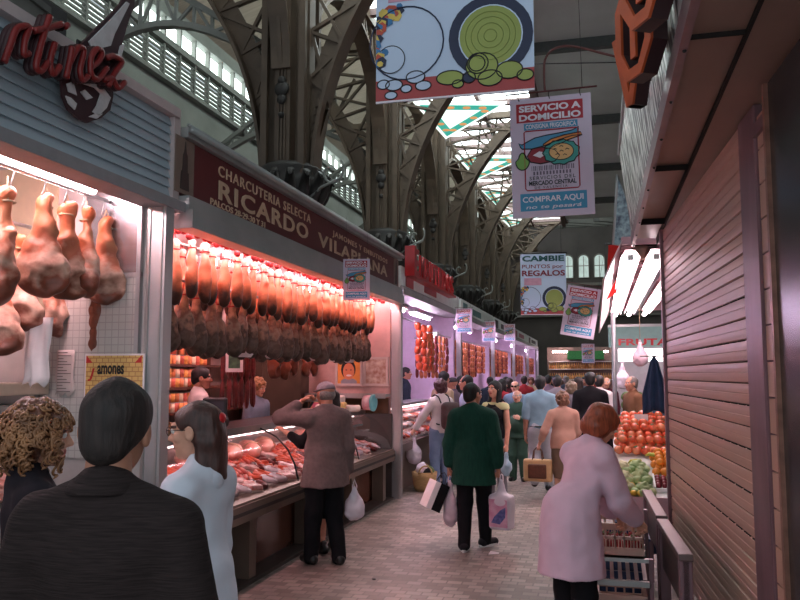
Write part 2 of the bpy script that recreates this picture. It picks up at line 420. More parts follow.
def person(label, loc, face, h=1.68, skin=SKIN, W=1., belly=0., bust=0., lean=0., arms=None, legs=None, head=(0, 0, 0), fem=False, foot=(8, 8),
           top=None, bottom=None, hair=('short', BLACK_H), shoe=BLACK_LEATHER, sole=None, res=.018, hres=.008, curl=(.35, .35), palm=None, glasses=None, fold=.005, group=None):
    s = h/1.7; near = res < .015
    root = empty('person', loc, face, label, 'person', group)
    A = lean*PI/180; hipz = .93; Rl = rot(rx=-A)
    def L(p): p = np.array(p, float); return np.array((0, 0, hipz))+Rl@(p-np.array((0, 0, hipz)))
    ny = Rl@np.array((0, 1., 0)); ny = ny.astype(np.float32); Y1 = np.array((0, 1, 0), np.float32)
    ar = {1: ((.14, -.03, -1), (.04, .14, -1)), -1: ((-.14, -.03, -1), (-.04, .14, -1))}
    if arms: ar.update(arms)
    J = {}
    for q in (1, -1):
        sh = L((q*.17*W, -.01, 1.358)); u, g = unit(ar[q][0]), unit(ar[q][1]); el = sh+u*.285; J[q] = (sh, el, el+g*.25, u, g)
    lg = {1: ((.095, .025, .49), (.105, -.02, .085), 0), -1: ((-.095, .025, .49), (-.105, -.02, .085), 0)}
    if legs: lg.update(legs)
    headc = L((0, .025, 1.585))
    Rh = rot(rx=head[1]*PI/180-A*.25, ry=head[2]*PI/180) ; Rh = rot(rz=head[0]*PI/180)@Rh
    hy, hw = .155*W, .135*W
    def torso(t):
        F = [rc((-.05*W, 0, .93), (.05*W, 0, .93), .115+t, .115+t, Y1, .95), rc((0, 0, .95), L((0, .0, 1.1)), hy+t-.005, hw+t, ny, .68),
             rc(L((0, 0, 1.1)), L((0, .0, 1.29)), hw+t, .163*W+t, ny, .66), rc(L((-.105*W, -.012, 1.335)), L((.105*W, -.012, 1.335)), .066+t, .066+t, ny, .95), rc(L((0, -.02, 1.425)), L((.16*W, -.012, 1.358)), .055+t*.6, .05+t), rc(L((0, -.02, 1.425)), L((-.16*W, -.012, 1.358)), .055+t*.6, .05+t)]
        if belly: F.append(ell(L((0, .05+belly*.3, 1.07)), (.15*W+t, .12+belly+t, .16+t)))
        if bust:
            for q in (1, -1): F.append(ell(L((q*.075, .105, 1.25)), (.07+t, .06+bust+t, .075+t)))
        return F
    # ---- the body, one surface, with head and hands
    F = torso(-.012)+[rc(L((0, -.02, 1.38)), headc+Rh@np.array((0, -.025, -.06)), .058 if not fem else .05, .054 if not fem else .047)]
    for q in (1, -1):
        sh, el, wr, u, g = J[q]; F += [rc(sh, el, .05, .041), rc(el, wr, .042, .027)]
        kn, an, fp = lg[q]; F += [rc((q*.09, 0, .9), kn, .088, .056), rc(kn, an, .054, .036), rc(np.array(kn)*.7+np.array(an)*.3+np.array((0, -.012, 0)), np.array(kn)*.3+np.array(an)*.7, .052, .036)]
    pts = np.array([J[q][k] for q in (1, -1) for k in (0, 1, 2)]+[lg[q][k] for q in (1, -1) for k in (0, 1)]+[(-.2*W, -.2, .8), (.2*W, .25+belly, 1.2), headc+(0, 0, .02), L((.2*W, .1, 1.45)), L((-.2*W, -.12, 1.3))])
    V, Q = snet(smin(.03, *F), pts.min(0)-.08, pts.max(0)+.08, max(res, .012)); parts = [(V, Q, np.zeros(len(Q), int))]
    HS = head_sdf(fem); V, Q = snet(HS, (-.1, -.125, -.125), (.1, .13, .13), hres*.75 if near else hres)
    fc = V[Q].mean(1); mi = np.zeros(len(Q), int)
    mi[(abs(fc[:, 0]) < .021) & (fc[:, 1] > .082) & (fc[:, 2] < -.0455) & (fc[:, 2] > -.067)] = 1
    mi[(abs(fc[:, 0]) < .052) & (abs(fc[:, 0]) > .012) & (fc[:, 1] > .06) & (fc[:, 2] < .036-.12*(abs(fc[:, 0])-.012)) & (fc[:, 2] > .0265-.12*(abs(fc[:, 0])-.012))] = 4
    parts.append((V@Rh.T+headc, Q, mi))
    for q in (1, -1):
        m = MB(); m.ball((q*.031, .0765, .012), .0135, 10, 8); Vb = np.concatenate(m.v); m2 = MB(); m2.ball((q*.031, .0865, .012), (.0065, .0042, .0065), 8, 6); Vi = np.concatenate(m2.v)
        for VV, mm, k in ((Vb, m, 2), (Vi, m2, 3)):
            Qf = np.array([f if len(f) == 4 else (f[0], f[1], f[2], f[2]) for f in mm.f])
            parts.append((VV@Rh.T+headc, np.array([f for f in mm.f if len(f) == 4]), np.full(sum(len(f) == 4 for f in mm.f), k)))
        sh, el, wr, u, g = J[q]
        pn = (palm or {}).get(q, (-q, 0, 0))
        cu = curl[0] if q > 0 else curl[1]
        V, Q = hand_mesh(wr, g, pn, q, cu, .006 if near else .008); parts.append((V, Q, np.zeros(len(Q), int)))
    b = 0; AV = []; AQ = []; AM = []
    for V, Q, mi in parts: AV.append(V); AQ.append(Q+b); AM.append(mi); b += len(V)
    hm = hair[1] if hair else BLACK_H
    link('body', nmesh('body', np.concatenate(AV)*s, np.concatenate(AQ), np.concatenate(AM)), [skin, LIP, EYEW, IRIS, hm], root)
    # ---- hair
    if hair:
        V, Q = snet(hair_sdf(hair[0]), (-.14, -.19, -.3 if hair[0] in ('long', 'tied', 'half_tied') else -.16), (.14, .17, .17), .0065 if near else .01)
        link('flat_cap' if hair[0] == 'cap' else 'hair', nmesh('hair', (V@Rh.T+headc)*s, Q), hair[1], root)
    if glasses:
        m = MB()
        for q in (1, -1):
            m.tube([(q*.032+.023*math.cos(2*PI*k/14), .1, .0115+.018*math.sin(2*PI*k/14)) for k in range(14)], .0016, 5, True)
            m.tube([(q*.055, .099, .016), (q*.08, .055, .016), (q*.083, -.005, .012)], .0018, 5)
        m.tube([(-.01, .102, .016), (.01, .102, .016)], .0016, 5)
        if glasses == 'dark':
            for q in (1, -1): m.prism([(.022*math.cos(2*PI*k/12), .017*math.sin(2*PI*k/12)) for k in range(12)], (q*.032, .108, .012), (1, 0, 0), (0, 0, 1), (0, -.001, 0))
        m.v = [v@Rh.T*s+headc*s for v in m.v]; m.build('glasses', mat('glasses_frame', (35, 28, 26), .25, var=0), root)
    # ---- upper garment
    if top:
        t = top.get('loose', .012); hem = top.get('hem', .88); fl = top.get('flare', 0.); F = torso(t)
        FLR = [rc((0, 0, .98), (0, 0, hem-.05), .17*max(W, 1)+t, .17*max(W, 1)+t+fl, Y1, top.get('flat', .76))] if hem < .9 else []; F += FLR
        sl = top.get('sleeve', .9)
        AF = []
        for q in (1, -1):
            sh, el, wr, u, g = J[q]
            if sl > 0:
                e1 = sh+u*.285*min(1, sl*2); F.append(rc(sh, e1, .056+t, .047+t))
                if sl > .5: F.append(rc(el, el+g*.25*(sl*2-1), .046+t, .036+t))
        if top.get('collar', 1): F.append(rc(L((0, -.03, 1.40)), L((0, -.018, 1.455)), .07, .062))
        G = smin(.035, *F); G = wob(wob(G, fold, 24, len(label)), fold*.5, 55, 3)
        hz = max(hem, .5); cut = half((0, 0, hem), (0, 0, 1)) if A < .2 or hem < .85 else half(L((0, 0, hem)), tuple(Rl@np.array((0, 0, 1.))))
        # sleeves reach below the hem, so only the trunk is cut
        TR = F[:6]+F[6:(6+(1 if belly else 0)+(2 if bust else 0))]+FLR
        SLV = [f for f in F if all(f is not g for g in TR)]
        tr = smax(.004, smin(.03, *TR), cut)
        G = smin(.03, tr, *SLV) if SLV else tr
        if not top.get('collar', 1): G = sub(G, ell(L((0, .03, 1.47)), (.1, .12, .1)), .01)
        if sl == 0: G = sub(sub(G, ell(L((.22*W, 0, 1.42)), (.09, .12, .12)), .01), ell(L((-.22*W, 0, 1.42)), (.09, .12, .12)), .01)
        G = wob(wob(G, fold, 24, len(label)), fold*.5, 55, 3)
        P2 = np.vstack([pts, [(0, 0, hem-.03), (.26+fl, .2, hem), (-.26-fl, -.2, hem)]])
        V, Q = snet(G, (P2.min(0)-.09)*np.array((1, 1, 0))+np.array((0, 0, min(hem, min(J[1][2][2], J[-1][2][2]))-.1)), np.array((P2[:, 0].max()+.1, P2[:, 1].max()+.1, max(J[1][1][2], J[-1][1][2], J[1][2][2], J[-1][2][2], L((0, 0, 1.5))[2])+.08)), res)
        o = link(top.get('name', 'shirt'), nmesh('top', V*s, Q), top['mat'], root)
        if 'lapel' in top:
            m = MB(); m.tube([L((.07*math.cos(a)*1.0, -.022+.068*math.sin(a), 1.462-.02*math.sin(a))) for a in np.linspace(-.35*PI-.9, 1.25*PI+.9-PI*.0, 15)] if False else [L((.072*math.sin(a), -.02-.072*math.cos(a), 1.455-.03*(1-math.cos(a))/2)) for a in np.linspace(-2.4, 2.4, 17)], .016, 6)
            m.v = [v*s for v in m.v]; m.build('collar', top['lapel'], root)
        if top.get('band'):
            pass
    # ---- lower garment
    if bottom:
        t = bottom.get('loose', .012)
        if bottom.get('type', 'trousers') == 'trousers':
            F = [rc((-.055*W, 0, .93), (.055*W, 0, .93), .115+t, .115+t, Y1, .95), rc((0, 0, .94), (0, 0, 1.02), .14*W+t-.006, .126*W+t, Y1, .7)]
            for q in (1, -1):
                kn, an, fp = lg[q]; an2 = np.array(an)*(1 if bottom.get('hem', .04) < .2 else 0)+(0 if bottom.get('hem', .04) < .2 else 1)*(np.array(kn)*.5+np.array(an)*.5)
                e = an2+unit(an2-np.array(kn))*.02
                F += [rc((q*.09, 0, .88), kn, .093+t, .066+t), rc(kn, e, .066+t, .05+t)]
            G = wob(smin(.03, *F), fold, 26, 2)
            V, Q = snet(G, (min(pts[:, 0].min(), -.3*W), pts[6:10, 1].min()-.25, min(lg[1][1][2], lg[-1][1][2])-.14), (max(pts[:, 0].max(), .3*W), pts[6:10, 1].max()+.25+belly, 1.1), res)
        else:
            hem = bottom['hem']; fl = bottom.get('flare', .19)
            G = smin(.03, rc((-.05*W, 0, .93), (.05*W, 0, .93), .115+t, .115+t, Y1, .95), rc((0, 0, 1.0), (0, 0, hem-.05), .14*W+t, fl, Y1, .8))
            for q in (1, -1):
                kn = lg[q][0]; G = smin(.03, G, rc((q*.09, 0, .88), kn, .09+t, .075+t))
            G = smax(.004, wob(G, fold*1.4, 26, 2), half((0, 0, hem), (0, 0, 1)))
            V, Q = snet(G, (-.34, -.36, hem-.04), (.34, .36, 1.12), res)
        link(bottom.get('name', 'trousers'), nmesh('bottom', V*s, Q), bottom['mat'], root)
    # ---- shoes
    for q, fo in ((1, foot[0]), (-1, foot[1])):
        if shoe is None: break
        kn, an, fp = lg[q]
        f = smin(.015, rc((0, -.045, .045), (0, .14, .036), .046, .04), rc((0, -.03, .05), (0, -.02, .1), .044, .04))
        V, Q = snet(smax(.004, f, half((0, 0, 0), (0, 0, 1))), (-.07, -.11, -.02), (.07, .2, .16), .0085 if near else .012)
        Rf = rot(rz=-q*fo*PI/180)@rot(rx=fp*PI/180); V = (V-np.array((0, 0, .085)))@Rf.T+np.array(an)
        so = link('shoe', nmesh('shoe', V*s, Q), shoe, root)
        if sole:
            m = MB(); m.prism([(.047*math.sin(a)*(1 if math.cos(a) > 0 else .9), .048+(.14 if math.cos(a) > 0 else .145)*math.cos(a)) for a in np.linspace(0, 2*PI, 20, False)], (0, 0, 0), (1, 0, 0), (0, 1, 0), (0, 0, .024))
            m.v = [((v-np.array((0, 0, .085)))@Rf.T+np.array(an))*s for v in m.v]; m.build('sole', sole, so)
    root['_w'] = 0; del root['_w']
    J['head'] = headc; J['R'] = Rh; J['s'] = s; J['L'] = L; J['lg'] = lg
    return root, J
def world(root, p):
    c, sn = math.cos(root.rotation_euler.z), math.sin(root.rotation_euler.z)
    return Vector((root.location.x+c*p[0]-sn*p[1], root.location.y+sn*p[0]+c*p[1], root.location.z+p[2]))
def palm_at(root, J, q, off=.075):
    """where a hand's grip is, in the hall"""
    return world(root, (J[q][2]+J[q][4]*off)*J['s'])
# ================================================================== the hall
def S(o): o['kind'] = 'structure'; return o
FLOORM = brickmat('floor_setts', (150, 136, 127), (102, 91, 85), (104, 94, 88), .13, .1, .007, .5, 'XY', .4, .5, .3, c_noise=.9)
S(bx('floor', (-9.5, -3, -.1), (10, 64, 0), FLOORM))
IRON = mat('painted_iron', (84, 68, 54), .6, var=.2, scale=3, bump=.1)
IRON_D = mat('dark_iron', (44, 39, 36), .65, var=.2, scale=5, bump=.2)
IRON_L = mat('pale_grey_iron', (128, 128, 122), .6, var=.12, scale=3)
CEILM = mat('ceiling_grey', (186, 194, 190), .85, var=.1, scale=.7)
WALLG = mat('wall_grey', (138, 138, 132), .9, var=.12, scale=1.2)
BOARD = mat('roof_boards', (176, 158, 142), .8, var=.1, scale=2, stretch=(1, 8, 1))
SKY = mat('skylight_glass', (225, 240, 240), .3, var=.12, scale=1.5, emit=4., emit_rgb=(225, 240, 240))
SLAT = mat('louvre_slat', (150, 150, 144), .6, var=.08)
# ---- left aisle wall with louvres and a band of windows
bx('wall_left', (-9.3, -2, 0), (-9.0, 62, 8.08), WALLG, kind='structure')
o = MB()
for k in range(8): o.box((-.1, 8, -.03), (.05, 61, .012), R=rot(ry=.85), c=(-9.0, 0, 8.13+k*.102))
S(o.build('trim_1', SLAT))
o = MB()
for k in range(80): o.box((-9.06, 8+k*.66, 8.05), (-8.95, 8.06+k*.66, 9.75))
o.box((-9.1, 8, 8.9), (-8.9, 61, 9.04)); o.box((-9.1, 8, 9.5), (-8.9, 61, 9.8)); o.box((-9.04, 8, 8.05), (-8.85, 61, 8.12)); S(o.build('trim_2', IRON_L))
WIN = mat('window_light', (228, 242, 240), .3, var=.1, scale=2, emit=2.6, emit_rgb=(226, 242, 240))
S(bx('window_1', (-9.16, 8, 8.9), (-9.12, 61, 9.7), WIN)); S(bx('window_2', (-9.34, 8, 7.75), (-9.3, 61, 8.9), mat('window_dim', (210, 222, 218), .3, var=.1, scale=2, emit=1.6, emit_rgb=(210, 224, 220))))
o = MB().add([(-9.5, -2, 9.75), (-4.4, -2, 11.2), (-4.4, 62, 11.2), (-9.5, 62, 9.75), (-9.5, -2, 9.95), (-4.4, -2, 11.4), (-4.4, 62, 11.4), (-9.5, 62, 9.95)], [(0, 1, 2, 3), (7, 6, 5, 4), (0, 4, 5, 1), (1, 5, 6, 2), (2, 6, 7, 3), (3, 7, 4, 0)])
S(o.build('ceiling_left', BOARD))
# ---- nave roof: glazed strip beside the columns, grey boarding across the rest
o = MB()
for k in range(1, 31): o.box((-4.4, 8+k*1.0, -.0), (-1.55, 8.86+k*1.0, .02), R=None, c=(0, 0, 9.25))
S(o.build('window_3', SKY))
PURL = mat('purlin_brown', (98, 76, 74), .6, var=.1)
o = MB()
for k in range(1, 32): o.box((-4.5, 7.86+k*1.0, 9.1), (-1.5, 8.0+k*1.0, 9.3))
o.box((-1.62, 7, 9.02), (-1.44, 39, 9.3)); o.box((-3.05, 7, 9.04), (-2.95, 39, 9.26)); S(o.build('trim_3', PURL))
S(bx('ceiling', (-1.5, -2, 9.3), (10, 38.6, 9.5), CEILM)); S(bx('ceiling_front', (-4.5, -2, 9.3), (-1.5, 8.8, 9.5), CEILM))
o = MB()
for k in range(5): o.box((-1.5, 12+k*5.5, 9.06), (10, 12.18+k*5.5, 9.32)); o.box((1.2+k*1.9, -2, 9.16), (1.28+k*1.9, 38.6, 9.32))
S(o.build('trim_4', mat('ceiling_rib', (82, 86, 84), .8, var=.1)))
# white slatted glazing between nave roof and aisle roof
o = MB()
for k in range(16): o.box((-.03, 9, 0), (.03, 39, .115), R=rot(ry=.35), c=(-4.46, 0, 9.3+k*.12))
S(o.build('window_4', mat('slatted_glass', (215, 232, 230), .4, var=.1, emit=1.2, emit_rgb=(215, 232, 230))))
# ---- ceramic panels under the glazed strip, a backlit glow put into their colours
TILEW = mat('tile_white_glow', (225, 232, 228), .3, var=.05, emit=.75, emit_rgb=(225, 236, 230)); TILET = mat('tile_turquoise_glow', (62, 178, 160), .3, var=.1, emit=.45, emit_rgb=(62, 178, 160)); TILEO = mat('tile_orange_glow', (222, 150, 92), .3, var=.1, emit=.5, emit_rgb=(222, 150, 92))
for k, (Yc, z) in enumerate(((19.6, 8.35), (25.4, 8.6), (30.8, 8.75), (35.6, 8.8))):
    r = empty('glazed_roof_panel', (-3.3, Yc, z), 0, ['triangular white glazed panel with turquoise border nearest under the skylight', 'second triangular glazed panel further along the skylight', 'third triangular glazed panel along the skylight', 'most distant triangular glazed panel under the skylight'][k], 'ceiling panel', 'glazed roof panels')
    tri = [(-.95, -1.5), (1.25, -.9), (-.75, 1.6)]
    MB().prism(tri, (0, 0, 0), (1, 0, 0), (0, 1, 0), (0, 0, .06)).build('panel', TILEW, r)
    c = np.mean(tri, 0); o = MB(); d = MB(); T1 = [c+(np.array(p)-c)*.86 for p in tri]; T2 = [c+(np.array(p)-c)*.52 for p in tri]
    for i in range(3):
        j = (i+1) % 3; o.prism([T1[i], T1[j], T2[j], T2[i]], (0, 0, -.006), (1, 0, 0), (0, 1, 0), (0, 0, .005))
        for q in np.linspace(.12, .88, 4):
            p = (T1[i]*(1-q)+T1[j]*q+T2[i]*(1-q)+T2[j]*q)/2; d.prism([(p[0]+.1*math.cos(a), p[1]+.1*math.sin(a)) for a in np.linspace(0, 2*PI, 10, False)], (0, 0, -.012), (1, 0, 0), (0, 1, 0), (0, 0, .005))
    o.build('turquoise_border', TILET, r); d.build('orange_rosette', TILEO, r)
# ---- iron columns with their arches
ZS = 4.5; RA = 5.7
def arc_off(z): return .40+RA-math.sqrt(max(RA*RA-(z-ZS)**2, 0))
def make_column():
    r = empty('iron_column', (0, 0, 0))
    o = MB()
    o.box((-.30, -.30, 0), (.30, .30, 3.7))
    for sx in (-1, 1):
        for sy in (-1, 1): o.box((sx*.3-.05, sy*.3-.05, 0), (sx*.3+.05, sy*.3+.05, 9.2))
    o.box((-.12, -.34, 3.7), (.12, .34, 9.2)); o.box((-.34, -.12, 3.7), (.34, .12, 9.2))
    for x in (-.05, 0, .05): o.box((x-.012, -.37, 4.3), (x+.012, -.33, 9.2))
    o.build('shaft', IRON, r)
    c = MB()
    c.lathe([(.34, 4.0), (.5, 4.15), (.42, 4.27), (.5, 4.42), (.54, 4.62), (.46, 4.72), (.5, 4.82), (.4, 4.9)], 20)
    for k in range(16):
        a = 2*PI*k/16; c.tube([(.42*math.cos(a), .42*math.sin(a), 4.2), (.52*math.cos(a), .52*math.sin(a), 4.45), (.62*math.cos(a), .62*math.sin(a), 4.72), (.67*math.cos(a), .67*math.sin(a), 4.62)], [.05, .09, .06, .02], 6)
    c.build('leaf_capital', IRON_D, r)
    orn = MB()
    for z, q in ((6.0, .12), (5.84, .08), (6.13, .07), (5.6, .05)): orn.ball((0, -.37, z), (q, .05, q), 10, 6)
    orn.build('floral_boss', IRON_D, r)
    lamp = MB()
    for sy in (1,):
        pts = [(.74+.36*t*math.cos(t*7)*.6, -.25, 4.72+.24*math.sin(t*7)*t) for t in np.linspace(.1, 1, 22)]
        lamp.tube(pts, .02, 6); lamp.tube([(.35, -.25, 4.3), (.6, -.25, 4.5), (.9, -.25, 4.62)], .022, 6)
    lamp.build('scroll_bracket', IRON_L, r)
    for sx in (-1, 1):
        z1 = 9.95 if sx > 0 else 9.3
        a = MB(); zs = np.linspace(3.9, z1, 26)
        for i in range(25):
            za, zb = zs[i], zs[i+1]; xa, xb = sx*arc_off(max(za, ZS)), sx*arc_off(max(zb, ZS))
            a.bar((xa, 0, za), (xb, 0, zb), .36, .05, (sx, 0, .3))
            a.bar((xa-sx*.17, 0, za+.02), (xb-sx*.17, 0, zb+.02), .03, .3, (sx, 0, .3))
        a.build('arch_rib', IRON, r)
        w = MB(); poly = [(.05, 3.9)]+[(arc_off(max(z, ZS))-.02, z) for z in np.linspace(3.9, 6.0, 10)]+[(arc_off(6.2)-.35, 6.25), (.62, 5.75), (.4, 5.75), (.34, 6.0), (.05, 6.0)]
        w.prism([(sx*x, z) for x, z in poly], (0, -.03, 0), (1, 0, 0), (0, 0, 1), (0, .06, 0))
        for z in np.arange(4.6, 5.9, .12):
            for j in range(2): w.ball((sx*(arc_off(z)-.12-.1*j), -.035, z), .018, 6, 4)
        w.build('web_plate', IRON, r)
        l = MB(); prev = None
        for k, z in enumerate((6.0, 6.75, 7.5, 8.15, 8.7)):
            x = arc_off(z); xi = .3
            l.bar((sx*xi, 0, z+.25), (sx*x, 0, z), .09, .05); z2 = min(z+.72, 9.2)
            l.bar((sx*xi, 0, z+.25), (sx*arc_off(z2), 0, z2), .08, .05); l.bar((sx*x, 0, z), (sx*(xi+.02), 0, z2+.3), .07, .05)
            if x > 1.1: l.bar((sx*x, .08, z), (sx*(x-.5), .08, min(z+.95, 9.2)), .07, .05); l.bar((sx*(x-.1), .08, z), (sx*(x+.1), .08, 9.2), .06, .05)
        l.bar((sx*.3, 0, 9.15), (sx*(arc_off(9.2)+.3), 0, 9.15), .18, .16)
        l.build('lattice_brace', IRON, r)
    # arches that run along the aisle from column to column
    a = MB()
    for sy in (-1, 1):
        P = [(0, sy*(2.75-2.35*math.cos(t)), 6.3+2.35*math.sin(t)) for t in np.linspace(0, PI/2, 12)]
        for i in range(11): a.bar(P[i], P[i+1], .3, .06, (0, -sy, .3))
        for i in range(0, 11, 2):
            y, z = P[i][1], P[i][2]; a.bar((0, y, z), (0, y-sy*.05, 9.1), .06, .05); a.bar((0, y, z), (0, sy*min(2.75, abs(y)+.5), 9.1), .06, .05)
        a.bar((0, sy*.3, 9.1), (0, sy*2.75, 9.1), .2, .18)
    a.build('longitudinal_arch', IRON, r)
    return r
COLX = -4.5
lab = ['tall riveted iron column nearest, rising behind the maroon ham stall roof', 'second iron column along the aisle, behind red script lettering', 'third iron column along the aisle, partly behind the second', 'fourth iron column along the aisle with pale edge strip', 'fifth iron column along the aisle, far down the hall', 'sixth iron column, most distant and nearly hidden']
c0 = make_column()
for k in range(6):
    c = c0 if k == 0 else copy_tree(c0)
    c.location = (COLX, 10.94+5.5*k, 0); tag(c, lab[k], 'column', 'iron columns down the aisle'); c['kind'] = 'structure'
# ---- crescent trusses across the left aisle
def make_truss():
    r = empty('roof_truss', (0, 0, 0)); n = 12; B = []; T = []
    for i in range(n+1):
        t = i/n; x = -9+t*4.0; B.append((x, 0, 6.75+.8*math.sin(PI*t))); T.append((x, 0, 6.95+1.35*(1-abs(t*2-1))))
    b = MB()
    for i in range(n): b.bar(B[i], B[i+1], .14, .1)
    b.build('arched_chord', IRON_L, r); b = MB()
    for i in range(n): b.bar(T[i], T[i+1], .12, .09)
    b.build('gabled_chord', IRON_L, r); b = MB()
    for i in range(n): b.bar(B[i], T[i], .05, .05); b.bar(B[i], T[i+1], .05, .05) if i % 2 else b.bar(T[i], B[i+1], .05, .05)
    b.build('lattice', IRON_L, r); return r
t0 = make_truss()
for k in range(4):
    t = t0 if k == 0 else copy_tree(t0)
    t.location = (0, 11.2+5.5*k, 0); tag(t, ['pale lattice truss under the boarded aisle roof, above the white slatted fascia', 'second pale lattice truss along the louvred wall', 'third pale lattice truss, beside the first iron column', 'fourth pale lattice truss, mostly behind the iron columns'][k], 'truss', 'aisle roof trusses')
# ---- the far end: tall crossing with arched windows
FARW = mat('far_wall_brown', (104, 94, 92), .9, var=.15, scale=.6)
S(bx('wall_back', (-9.3, 60, 0), (10, 60.4, 16), FARW))
S(bx('wall_right', (9.7, -2, 0), (10, 60, 16), WALLG))
AW = mat('arched_window_light', (190, 205, 200), .4, var=.25, scale=1.5, emit=.35, emit_rgb=(190, 205, 200))
FR = mat('stone_trim', (140, 132, 126), .8, var=.1)
def arch_poly(w, h): return [(-w, 0), (w, 0)]+[(w*math.cos(a), h-w+w*math.sin(a)) for a in np.linspace(0, PI, 12)]
for k, X in enumerate((-2.15, -1.0, .15)):
    o = MB().prism(arch_poly(.36, 1.7), (X, 59.96, 9.0), (1, 0, 0), (0, 0, 1), (0, .02, 0)).build('window_%d' % (k+5), AW); S(o)
    f = MB(); f.tube([(X+x, 59.95, 9.0+z) for x, z in arch_poly(.4, 1.76)], .06, 6, True)
    f.bar((X, 59.93, 9), (X, 59.93, 10.6), .05, .05); f.bar((X-.36, 59.93, 9.9), (X+.36, 59.93, 9.9), .05, .05); S(f.build('window_frame', FR, o))
o = MB(); o.box((-9, 59.7, 8.4), (9.6, 60, 8.6)); o.box((-9, 59.7, 6.1), (9.6, 60, 6.25)); S(o.build('trim_5', FR))
S(bx('ceiling_back', (-9.5, 38.6, 15), (10, 61, 15.2), CEILM))
o = MB()
for k in range(7):
    x = -6+k*1.5
    o.bar((x, 40, 9.6), (x+3.6, 58, 12.6), .3, .35)
S(o.build('trim_6', mat('dome_rib', (84, 80, 76), .7, var=.1)))
o = MB()
for k in range(13): o.box((-7, 40+k*1.35, 10.1+k*.22), (2.2, 40.75+k*1.35, 10.16+k*.22))
S(o.build('window_8', mat('dome_glazing', (205, 220, 214), .4, var=.15, emit=1.1, emit_rgb=(208, 222, 216))))
# world: overcast-toned fill, let in where the hall is left unbuilt behind the camera
w = bpy.data.worlds.new('overcast'); SC.world = w; w.use_nodes = True
w.node_tree.nodes['Background'].inputs[0].default_value = (.62, .72, .80, 1); w.node_tree.nodes['Background'].inputs[1].default_value = .7
# ================================================================== hams and sausages
HAM_P = rampz('ham_pink', [(0, (92, 52, 38)), (.22, (140, 72, 52)), (.42, (232, 190, 168)), (.55, (206, 120, 92)), (.75, (226, 150, 112)), (1, (214, 112, 70))], 9, .42, .38, .7, -.66, 0)
HAM_S = rampz('ham_shank', [(0, (36, 24, 20)), (.2, (66, 38, 28)), (.36, (176, 96, 60)), (.5, (226, 140, 100)), (.7, (222, 122, 88)), (.85, (236, 168, 140)), (1, (240, 200, 186))], 11, .4, .22, .5, -.5, 0)
HAM_G = rampz('ham_grey', [(0, (52, 44, 38)), (.22, (98, 84, 72)), (.38, (72, 54, 43)), (.52, (136, 108, 88)), (.68, (112, 70, 50)), (.85, (178, 120, 88)), (1, (186, 134, 100))], 13, .6, .42, .8, -.55, 0)
HAM_B = rampz('ham_brown', [(0, (86, 44, 30)), (.5, (128, 66, 42)), (1, (160, 86, 52))], 12, .4, .25, .4, -.6, 0)
STRING = mat('string', (196, 172, 140), .9, var=.1); RED_TIE = mat('red_tie', (176, 42, 44), .7, var=.15)
STEEL = mat('steel', (176, 174, 172), .32, metal=.85, var=.06, scale=4, stretch=(1, 8, 1))
ALU = mat('aluminium', (178, 176, 176), .4, metal=.7, var=.06, scale=3)
WHITE_P = mat('white_plastic', (225, 222, 220), .4, var=.04); DARK = mat('dark_metal', (42, 38, 38), .5, var=.1)
HOOF = mat('hoof_dark', (46, 34, 28), .5, var=.3, scale=20)
def ham_mesh(kind, seed):
    R = np.random.RandomState(seed); j = lambda a: R.uniform(-a, a)
    if kind == 'big':
        F = smin(.05, rc((0, 0, -.03), (.01+j(.01), 0, -.2), .026, .046), ell((.0, j(.01), -.36), (.095, .062, .16)), ell((.02+j(.02), .0, -.47), (.118, .07, .13)), rc((0, 0, -.02), (.012, 0, -.0), .03, .028))
        F = sub(wob(wob(F, .018, 26, seed), .009, 62, seed), ell((.06, -.075, -.5), (.06, .045, .07)), .02); lo = (-.17, -.13, -.66); hi = (.18, .13, .05); h = .0125
    elif kind == 'shank':
        F = smin(.04, rc((0, 0, -.02), (j(.012), j(.01), -.17), .024, .04), ell((0, 0, -.28), (.062, .05, .13)), ell((.012, .01, -.4), (.052, .045, .075)), ell((0, 0, -.01), (.032, .03, .026)))
        F = wob(F, .007, 45, seed); lo = (-.1, -.1, -.52); hi = (.11, .1, .05); h = .012
    else:
        F = smin(.04, rc((0, 0, -.02), (j(.01), 0, -.15), .022, .04), ell((0, 0, -.3), (.085, .062, .14)), ell((.015, .0, -.41), (.088, .066, .105)))
        F = wob(wob(F, .009, 40, seed), .004, 90, seed); lo = (-.13, -.12, -.56); hi = (.15, .12, .03); h = .0125
    V, Q = snet(F, lo, hi, h); return nmesh('ham', V, Q)
def ham_thing(kind, m, seed, label, group, parts=True):
    r = empty('hanging_ham', (0, 0, 0), 0, label, 'ham', group)
    link('meat', ham_mesh(kind, seed), m, r)
    if parts:
        o = MB(); o.tube([(.034*math.cos(a), .034*math.sin(a), -.06) for a in np.linspace(0, 2*PI, 12, False)], .006, 5, True); o.tube([(-.03, 0, -.06), (-.012, 0, .02), (0, 0, .075), (.012, 0, .02), (.03, 0, -.06)], .005, 5)
        o.build('string', STRING if kind == 'big' else RED_TIE, r)
    return r
def rail(name, a, b, r, m, label, hooks=(), cat='rail'):
    t = empty(name, (0, 0, 0), 0, label, cat); MB().cyl(a, b, r, 10).build('bar', m, t)
    for p in hooks: MB().tube([(p[0], p[1], p[2]+.02), (p[0], p[1]+.012, p[2]), (p[0], p[1], p[2]-.05), (p[0], p[1]-.014, p[2]-.085), (p[0], p[1]+.008, p[2]-.1)], .005, 5).build('hook', m, t)
    return t

